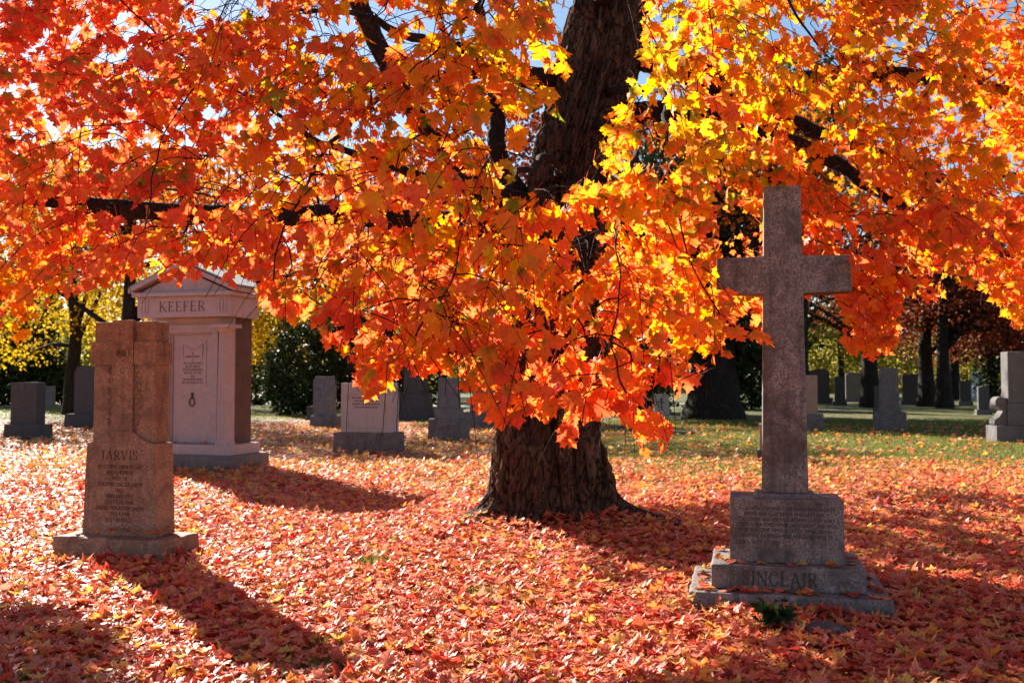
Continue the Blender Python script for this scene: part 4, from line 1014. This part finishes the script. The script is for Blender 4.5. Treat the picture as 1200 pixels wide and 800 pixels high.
tree('pine_tree', 'green pine rising above the stone cross, seen through the leaves', 940, 470, 52, .4, 21, [(0, 12.5, 3.0, 3, 3.4), (0.4, 16.4, 2.4, 2.4, 3), (-1, 9, 2.6, 2.4, 2)], M_PINE, 230, 30, .24, seed=16, spread=.5)
tree('pine_tree', 'green pine glimpsed through a gap at the right of the cross', 1118, 465, 80, .4, 18, [(0, 9, 4, 3, 3.4), (0, 13, 3, 3, 3.4)], M_PINE, 150, 26, .28, seed=17, spread=.5)
tree('evergreen_tree', 'dark evergreen behind the golden maple at the left', 28, 468, 62, .4, 12, [(0, 3, 2.4, 2, 2.8), (0.4, 6.5, 2.0, 2, 3)], M_EVER, 200, 30, .22, seed=18, spread=.45)
tree('bare_tree', 'grey tall tree behind the temple tomb, nearly bare', 262, 465, 80, .45, 24, [(0, 15, 5, 4, 6)], M_OLIVE, 60, 10, .22, seed=19, limbs=50)
tree('bare_tree', 'tall grey tree far off near the top of the left rising limb', 385, 465, 85, .45, 26, [(0, 17, 6, 4, 7)], M_OLIVE, 70, 10, .22, seed=20, limbs=50)
tree('bare_tree', 'tall nearly bare tree far off at the left edge', 60, 465, 90, .45, 26, [(0, 17, 6, 4, 7)], M_OLIVE, 60, 10, .24, seed=25, limbs=50)
tree('oak_tree', 'broad russet oak hidden behind the maple, its trunk seen only past the leaves', 668, 472, 53, .5, 19, [(0, 12.5, 9, 6, 4.5), (-5, 9, 4, 4, 2.5), (6, 10, 5, 4, 3)], M_RUST, 420, 26, .26, seed=27, limbs=24, low=6)  # hidden oak added to cast shade on the right lawn
tree('maple_tree', 'peach and orange maple beyond the reddish headstone, upper left', 150, 474, 38, .34, 15, [(-3, 7.5, 5, 2.5, 2.8), (4, 7.8, 5, 2.5, 2.8), (0, 9.2, 6, 2.5, 1.6), (9, 8, 4, 2.5, 2.8)], M_ORANGE, 420, 26, .16, seed=28, limbs=24, kind='lo', spread=.42, low=5.2)
tree('maple_tree', 'orange maple seen in glimpses through the leaves above the mauve headstone', 455, 474, 44, .34, 15, [(0, 6.4, 5, 2.5, 2.2)], M_ORANGE, 150, 26, .18, seed=29, limbs=14, kind='lo', spread=.42, low=4)
tree('oak_tree', 'russet oak far behind the evergreen left of the cross', 736, 466, 78, .5, 19, [(0, 11, 10, 6, 5)], M_RUST, 300, 24, .3, seed=41, limbs=16, low=4)  # added oak, its dense crown darkens the distant lawn
tree('oak_tree', 'russet oak farthest back, behind the stone cross', 905, 464, 98, .5, 19, [(0, 11, 11, 6, 5)], M_RUST, 300, 24, .34, seed=42, limbs=16, low=5)  # another oak added to shade the distant lawn
# an orange neighbour whose boughs come in from the right
tree('maple_tree', 'orange maple whose boughs reach in from the right edge behind the cross', 1345, 520, 20, .38, 11, [(-3.2, 5.6, 3.2, 2.6, 1.8), (0, 8, 4, 3, 2.2), (-3.6, 7.6, 2.6, 2.4, 1.6)], M_ORANGE, 240, 26, .13, seed=21, limbs=30, kind='lo', spread=.36, barkm=M_BARK, low=3.5)
tree('maple_tree', 'red orange maple farther back whose crown fills the gap above the cross', 905, 472, 36, .3, 13, [(1.6, 8.4, 4.0, 2.2, 2.0), (-.5, 10.5, 3.6, 2.2, 2.2)], M_ORANGE, 190, 26, .16, seed=22, limbs=18, kind='lo', spread=.4, low=6.2)
# shrubs
def shrub(name, label, x, depth, lumps, mat, n, lsize, seed, cat='shrub'):
    r_ = np.random.default_rng(seed); t = thing(name, label, cat, ((x - 600) / F * depth, depth, 0), 0, 'shrubs beyond the graves')
    P = []; tot = sum(a[2] * a[3] * a[4] for a in lumps); bl = MB()
    for (dx, dz, rx, ry, rz) in lumps:
        m = int(n * rx * ry * rz / tot); q = r_.normal(size=(m, 3)); q /= np.linalg.norm(q, axis=1, keepdims=True); q *= r_.uniform(.4, 1.06, (m, 1)) ** .5
        q *= 1 + .16 * np.sin(q[:, :1] * 7 + seed) * np.cos(q[:, 2:] * 6)
        P.append(q * np.array([rx, ry, rz]) + np.array([dx, 0, dz]))
        bl.tube(spline([(dx * .1, 0, -.1), (dx * .6, 0, dz * .5), (dx, 0, dz)], 6), np.linspace(.09, .03, 6), 6)
    bl.build('stems', M_BARK_FAR, t)
    P = np.concatenate(P); P = P[P[:, 2] > .05]; k = len(P); C, tip, nr = far_leaves(P, lsize, seed)
    link_mesh('foliage', leaf_mesh('far', C, tip, nr, lsize * r_.uniform(.6, 1.3, k), np.clip(r_.normal(.5, .28, k), 0, 1), np.zeros(k), r_.normal(.1, .2, k), r_.normal(0, .3, k), prng=r_), mat, t)
    return t
shrub('yew_shrub', 'big rounded dark green yew behind the narrow grey headstone', 362, 46, [(0, 2.2, 2.2, 1.8, 2.3), (1.6, 2.6, 1.6, 1.5, 2.2), (-.9, 1.2, 1.3, 1.3, 1.4)], M_EVER, 9000, .15, 31)
shrub('dark_shrub', 'low dark shrub behind the tall square shaft and the mauve headstone', 445, 60, [(0, 1.8, 2.6, 1.5, 2.0), (2.6, 1.3, 1.6, 1.2, 1.4)], M_EVER, 5000, .18, 32)
shrub('dark_shrub', 'dark shrub seen just past the tomb\'s right wall', 300, 64, [(0, 1.4, 2.0, 1.4, 1.6), (2.4, 1.7, 1.8, 1.3, 1.8)], M_EVER, 4500, .17, 36)
shrub('dark_shrub', 'low dark shrub under the trees at the far left', 20, 64, [(0, 1.5, 3.2, 1.5, 1.6), (3.6, 1.3, 2.6, 1.2, 1.3)], M_EVER, 5000, .2, 33)
shrub('dark_shrub', 'dark shrub filling the shade between evergreen and stone cross', 880, 55, [(0, 2.6, 1.8, 1.5, 2.8), (-2.0, 2.2, 1.6, 1.4, 2.2)], M_EVER, 6000, .2, 34)
shrub('dark_shrub', 'dark shrub behind the large scrolled headstone at the right edge', 1185, 68, [(0, 1.9, 2.6, 1.5, 2.4), (3.4, 2.2, 2.6, 1.4, 2.2)], M_EVER, 5000, .2, 35)
# far wood that closes the horizon
r_ = np.random.default_rng(77); n = 26000
ang = r_.uniform(-46, 46, n); dd = r_.uniform(130, 175, n); zz = r_.uniform(0, 1, n) ** 1.1 * (11 + 4 * np.sin(ang * .7) + 3 * np.sin(ang * 1.9 + 1))
P = np.stack([np.sin(np.radians(ang)) * dd, np.cos(np.radians(ang)) * dd, zz], 1); C, tip, nr = far_leaves(P, 1, 1)
ti = np.clip(.5 + .3 * np.sin(ang * 1.3) + r_.normal(0, .22, n), 0, 1)
tag(link_mesh('far_wood', leaf_mesh('far', C, tip, nr, r_.uniform(.7, 1.6, n), ti, np.zeros(n), r_.normal(.1, .2, n), r_.normal(0, .3, n), prng=r_), M_OLIVE), 'distant belt of olive and yellow trees along the horizon', 'wood', kind='stuff')

# ------------------------------------------------------------------ fallen leaves and grass
BL = []          # footprints the litter must not fill: (x, y, yaw, half width, half depth)
for o, hw_, hd_ in ((cross, .665, .50), (jar, .57, .29), (kf, 1.2, .62)):
    BL.append((o.location.x, o.location.y, o.rotation_euler.z, hw_, hd_))
def litter(n_per, z0, z1, kind, smin, smax, seed, extra=2.3):
    r_ = np.random.default_rng(seed)
    wid = lambda z: z * .53 + extra
    n = int(n_per * (wid(z0) + wid(z1)) * (z1 - z0)); y = r_.uniform(z0, z1, n * 2); x = r_.uniform(-wid(z1), wid(z1), n * 2)
    k = (np.abs(x) < wid(y)); x, y = x[k][:n], y[k][:n]
    cov = litter_cover(x, y); patch = .5 + .5 * np.sin(x * 1.3 + 2 * np.sin(y * .9)) * np.sin(y * 1.1 + np.sin(x * 1.7))
    k = r_.random(len(x)) < np.clip(cov * (.72 + .36 * patch) * (1 - .85 * bare(x, y)), 0, 1); x, y = x[k], y[k]
    z = hgt(x, y) + r_.uniform(.0, .045, len(x)) ** 1.0
    for bx, by, ry, hw_, hd_ in BL:
        dx, dy = x - bx, y - by; c, s = math.cos(-ry), math.sin(-ry); u, v = dx * c - dy * s, dx * s + dy * c
        inn = (np.abs(u) < hw_ + .02) & (np.abs(v) < hd_ + .02); k = ~inn
        edge = np.exp(-np.maximum(np.maximum(np.abs(u) - hw_, np.abs(v) - hd_), 0) / .16)
        z = z + edge * .055 * (.4 + .6 * r_.random(len(x)))
        x, y, z = x[k], y[k], z[k]
    td = np.hypot(x - m0[0], y - m0[1]); z = z + .07 * np.exp(-np.maximum(td - .8, 0) / .3) * r_.random(len(x)); k = td > .6
    return x[k], y[k], z[k], r_, smin, smax, kind
parts = []
def add_litter(*a):
    x, y, z, r_, smin, smax, kind = litter(*a); n = len(x)
    th = r_.uniform(0, 2 * math.pi, n); tl = np.abs(r_.normal(0, .22, n)); ph = r_.uniform(0, 2 * math.pi, n)
    big = r_.random(n) < .16; tl = np.where(big, r_.uniform(.3, .9, n), tl)
    nr = np.stack([np.sin(tl) * np.cos(ph), np.sin(tl) * np.sin(ph), np.cos(tl)], 1)
    tip = np.stack([np.cos(th), np.sin(th), np.zeros(n)], 1)
    sz = smin * .8 + (smax * 1.12 - smin * .8) * r_.beta(1.6, 2.0, n)
    base = np.stack([x, y, z + .012 + sz * .32 * np.sin(tl)], 1) - tip * sz[:, None] * .35
    t = r_.beta(2.0, 2.0, n); t = np.where(r_.random(n) < .24, r_.normal(.52, .05, n), t * .92)
    t = np.where(r_.random(n) < .09, r_.normal(.83, .05, n), t)
    t = t + .20 * np.clip((y - 13) / 6, 0, 1)
    parts.append((kind, base, tip, nr, sz, np.clip(t, 0, 1), np.clip(r_.normal(.1, .3, n), 0, .8), r_.normal(.12, .38, n), r_.normal(.15, .75, n)))
add_litter(620, 4.3, 8.0, 'hi', .052, .100, 101)
add_litter(420, 8.0, 12.5, 'lo', .056, .100, 102)
add_litter(180, 12.5, 20, 'lo', .07, .12, 103)
add_litter(46, 20, 36, 'far', .08, .13, 104)
# leaves lying on the steps of the cross, the plinth and the tomb
def on_top(o, spots, hw_, hd_, inner_w, inner_d, z, n, seed):
    r_ = np.random.default_rng(seed); M = o.matrix_basis; out = []
    while len(out) < n:
        u, v = r_.uniform(-hw_, hw_), r_.uniform(-hd_, hd_)
        if abs(u) < inner_w and abs(v) < inner_d: continue
        out.append(tuple(M @ Vector((u, v, z))))
    P = np.array(out); n = len(P); th = r_.uniform(0, 6.28, n); tip = np.stack([np.cos(th), np.sin(th), np.zeros(n)], 1)
    nr = np.stack([r_.normal(0, .25, n), r_.normal(0, .25, n), np.ones(n)], 1); sz = r_.uniform(.06, .10, n)
    parts.append(('hi', P + np.array([0, 0, .014]) - tip * sz[:, None] * .3, tip, nr, sz, np.clip(r_.normal(.55, .2, n), 0, 1), np.zeros(n), r_.normal(.1, .25, n), r_.normal(.1, .4, n)))
on_top(cross, None, .62, .46, .53, .37, .186, 60, 1); on_top(cross, None, .48, .33, .40, .25, .354, 24, 2)
on_top(jar, None, .53, .26, .40, .17, .226, 24, 3); on_top(kf, None, 1.0, .46, .9, .25, .456, 30, 4)
Vs, Fs, As, off = [], [], {'tint': [], 'green': [], 'leafpos': []}, 0
for kind, base, tip, nr, sz, t, gr, fo, cu in parts:
    me = leaf_mesh(kind, base, tip, nr, sz, t, gr, fo, cu)
    nv = len(me.vertices); v = np.empty(nv * 3, np.float32); me.vertices.foreach_get('co', v); v = v.reshape(-1, 3)
    v[:, 2] = np.maximum(v[:, 2], hgt(v[:, 0], v[:, 1]) + .004)
    f = np.empty(len(me.loops), np.int32); me.loops.foreach_get('vertex_index', f)
    for a in ('tint', 'green'):
        q = np.empty(nv, np.float32); me.attributes[a].data.foreach_get('value', q); As[a].append(q)
    q = np.empty(nv * 3, np.float32); me.attributes['leafpos'].data.foreach_get('vector', q); As['leafpos'].append(q.reshape(-1, 3))
    Vs.append(v); Fs.append(f + off); off += nv; bpy.data.meshes.remove(me)
Fs = np.concatenate(Fs)
me = np_mesh('fallen_leaves', np.concatenate(Vs), Fs, np.full(len(Fs) // 3, 3), {k: np.concatenate(v) for k, v in As.items()})
tag(link_mesh('fallen_leaves', me, M_LITTER), 'thick carpet of fallen red, orange and pink maple leaves', 'fallen leaves', kind='stuff')
def blades(x, y, h, r_):
    n = len(x); a = r_.uniform(0, 6.28, n); w_ = r_.uniform(.0025, .006, n) * (1 + y / 18); z = hgt(x, y)
    ln = r_.normal(0, .35, (n, 2)) * h[:, None]
    V = np.stack([np.stack([x - np.cos(a) * w_, y - np.sin(a) * w_, z], 1), np.stack([x + np.cos(a) * w_, y + np.sin(a) * w_, z], 1), np.stack([x + ln[:, 0], y + ln[:, 1], z + h], 1)], 1).reshape(-1, 3)
    return V
r_ = np.random.default_rng(9); xs, ys = [], []
y = r_.uniform(13.5, 40, 190000); x = r_.uniform(-.1, .58, len(y)) * y
k = r_.random(len(x)) < np.clip(1.15 - litter_cover(x, y), 0, 1) * np.clip(1.3 - y / 45, .2, 1); xs.append(x[k]); ys.append(y[k])
for cx_, cy_, cr_ in BARE:
    m = int(30 + 900 * cr_ * cr_ * 8); xs.append(r_.normal(cx_, cr_ * .6, m)); ys.append(r_.normal(cy_, cr_ * .6, m))
y = r_.uniform(40, 60, 20000); x = r_.uniform(-.58, -.12, len(y)) * y; xs.append(x); ys.append(y)
x, y = np.concatenate(xs), np.concatenate(ys); h = r_.uniform(.035, .085, len(x)) * np.where(y < 11, 1.0, 1.0); V = blades(x, y, h, r_)
nb = len(x)
me = np_mesh('grass', V, np.arange(nb * 3), np.full(nb, 3), {'tint': np.repeat(np.clip(r_.normal(.5, .25, nb), 0, 1), 3), 'green': np.zeros(nb * 3), 'leafpos': np.tile([[.3, .3, 0]], (nb * 3, 1))})
tag(link_mesh('grass', me, M_GRASS), 'short green lawn grass showing between the fallen leaves', 'grass', kind='stuff')
# dark little plant before the cross steps
g = on_ground(906, 742); r_ = np.random.default_rng(3)
pl = thing('leafy_plant', 'small dark green leafy plant in front of the cross steps', 'plant', (g[0], g[1], 0))
n = 40; a = r_.uniform(0, 6.28, n); rad = r_.uniform(.01, .10, n)
P = np.stack([np.cos(a) * rad, np.sin(a) * rad, r_.uniform(.05, .20, n)], 1); tip = np.stack([np.cos(a), np.sin(a), r_.normal(.3, .4, n)], 1)
link_mesh('leaves', leaf_mesh('lo', P, tip, r_.normal(size=(n, 3)) + np.array([0, 0, .8]), r_.uniform(.05, .10, n), np.clip(r_.normal(.5, .2, n), 0, 1), np.zeros(n), r_.normal(.1, .2, n), r_.normal(-.2, .3, n), prng=r_), M_HERB, pl)
b = MB()
for i in range(0, n, 3): b.tube([(0, 0, -.02), tuple(P[i] * .5), tuple(P[i])], .003, 4)
b.build('stems', M_HERB, pl)
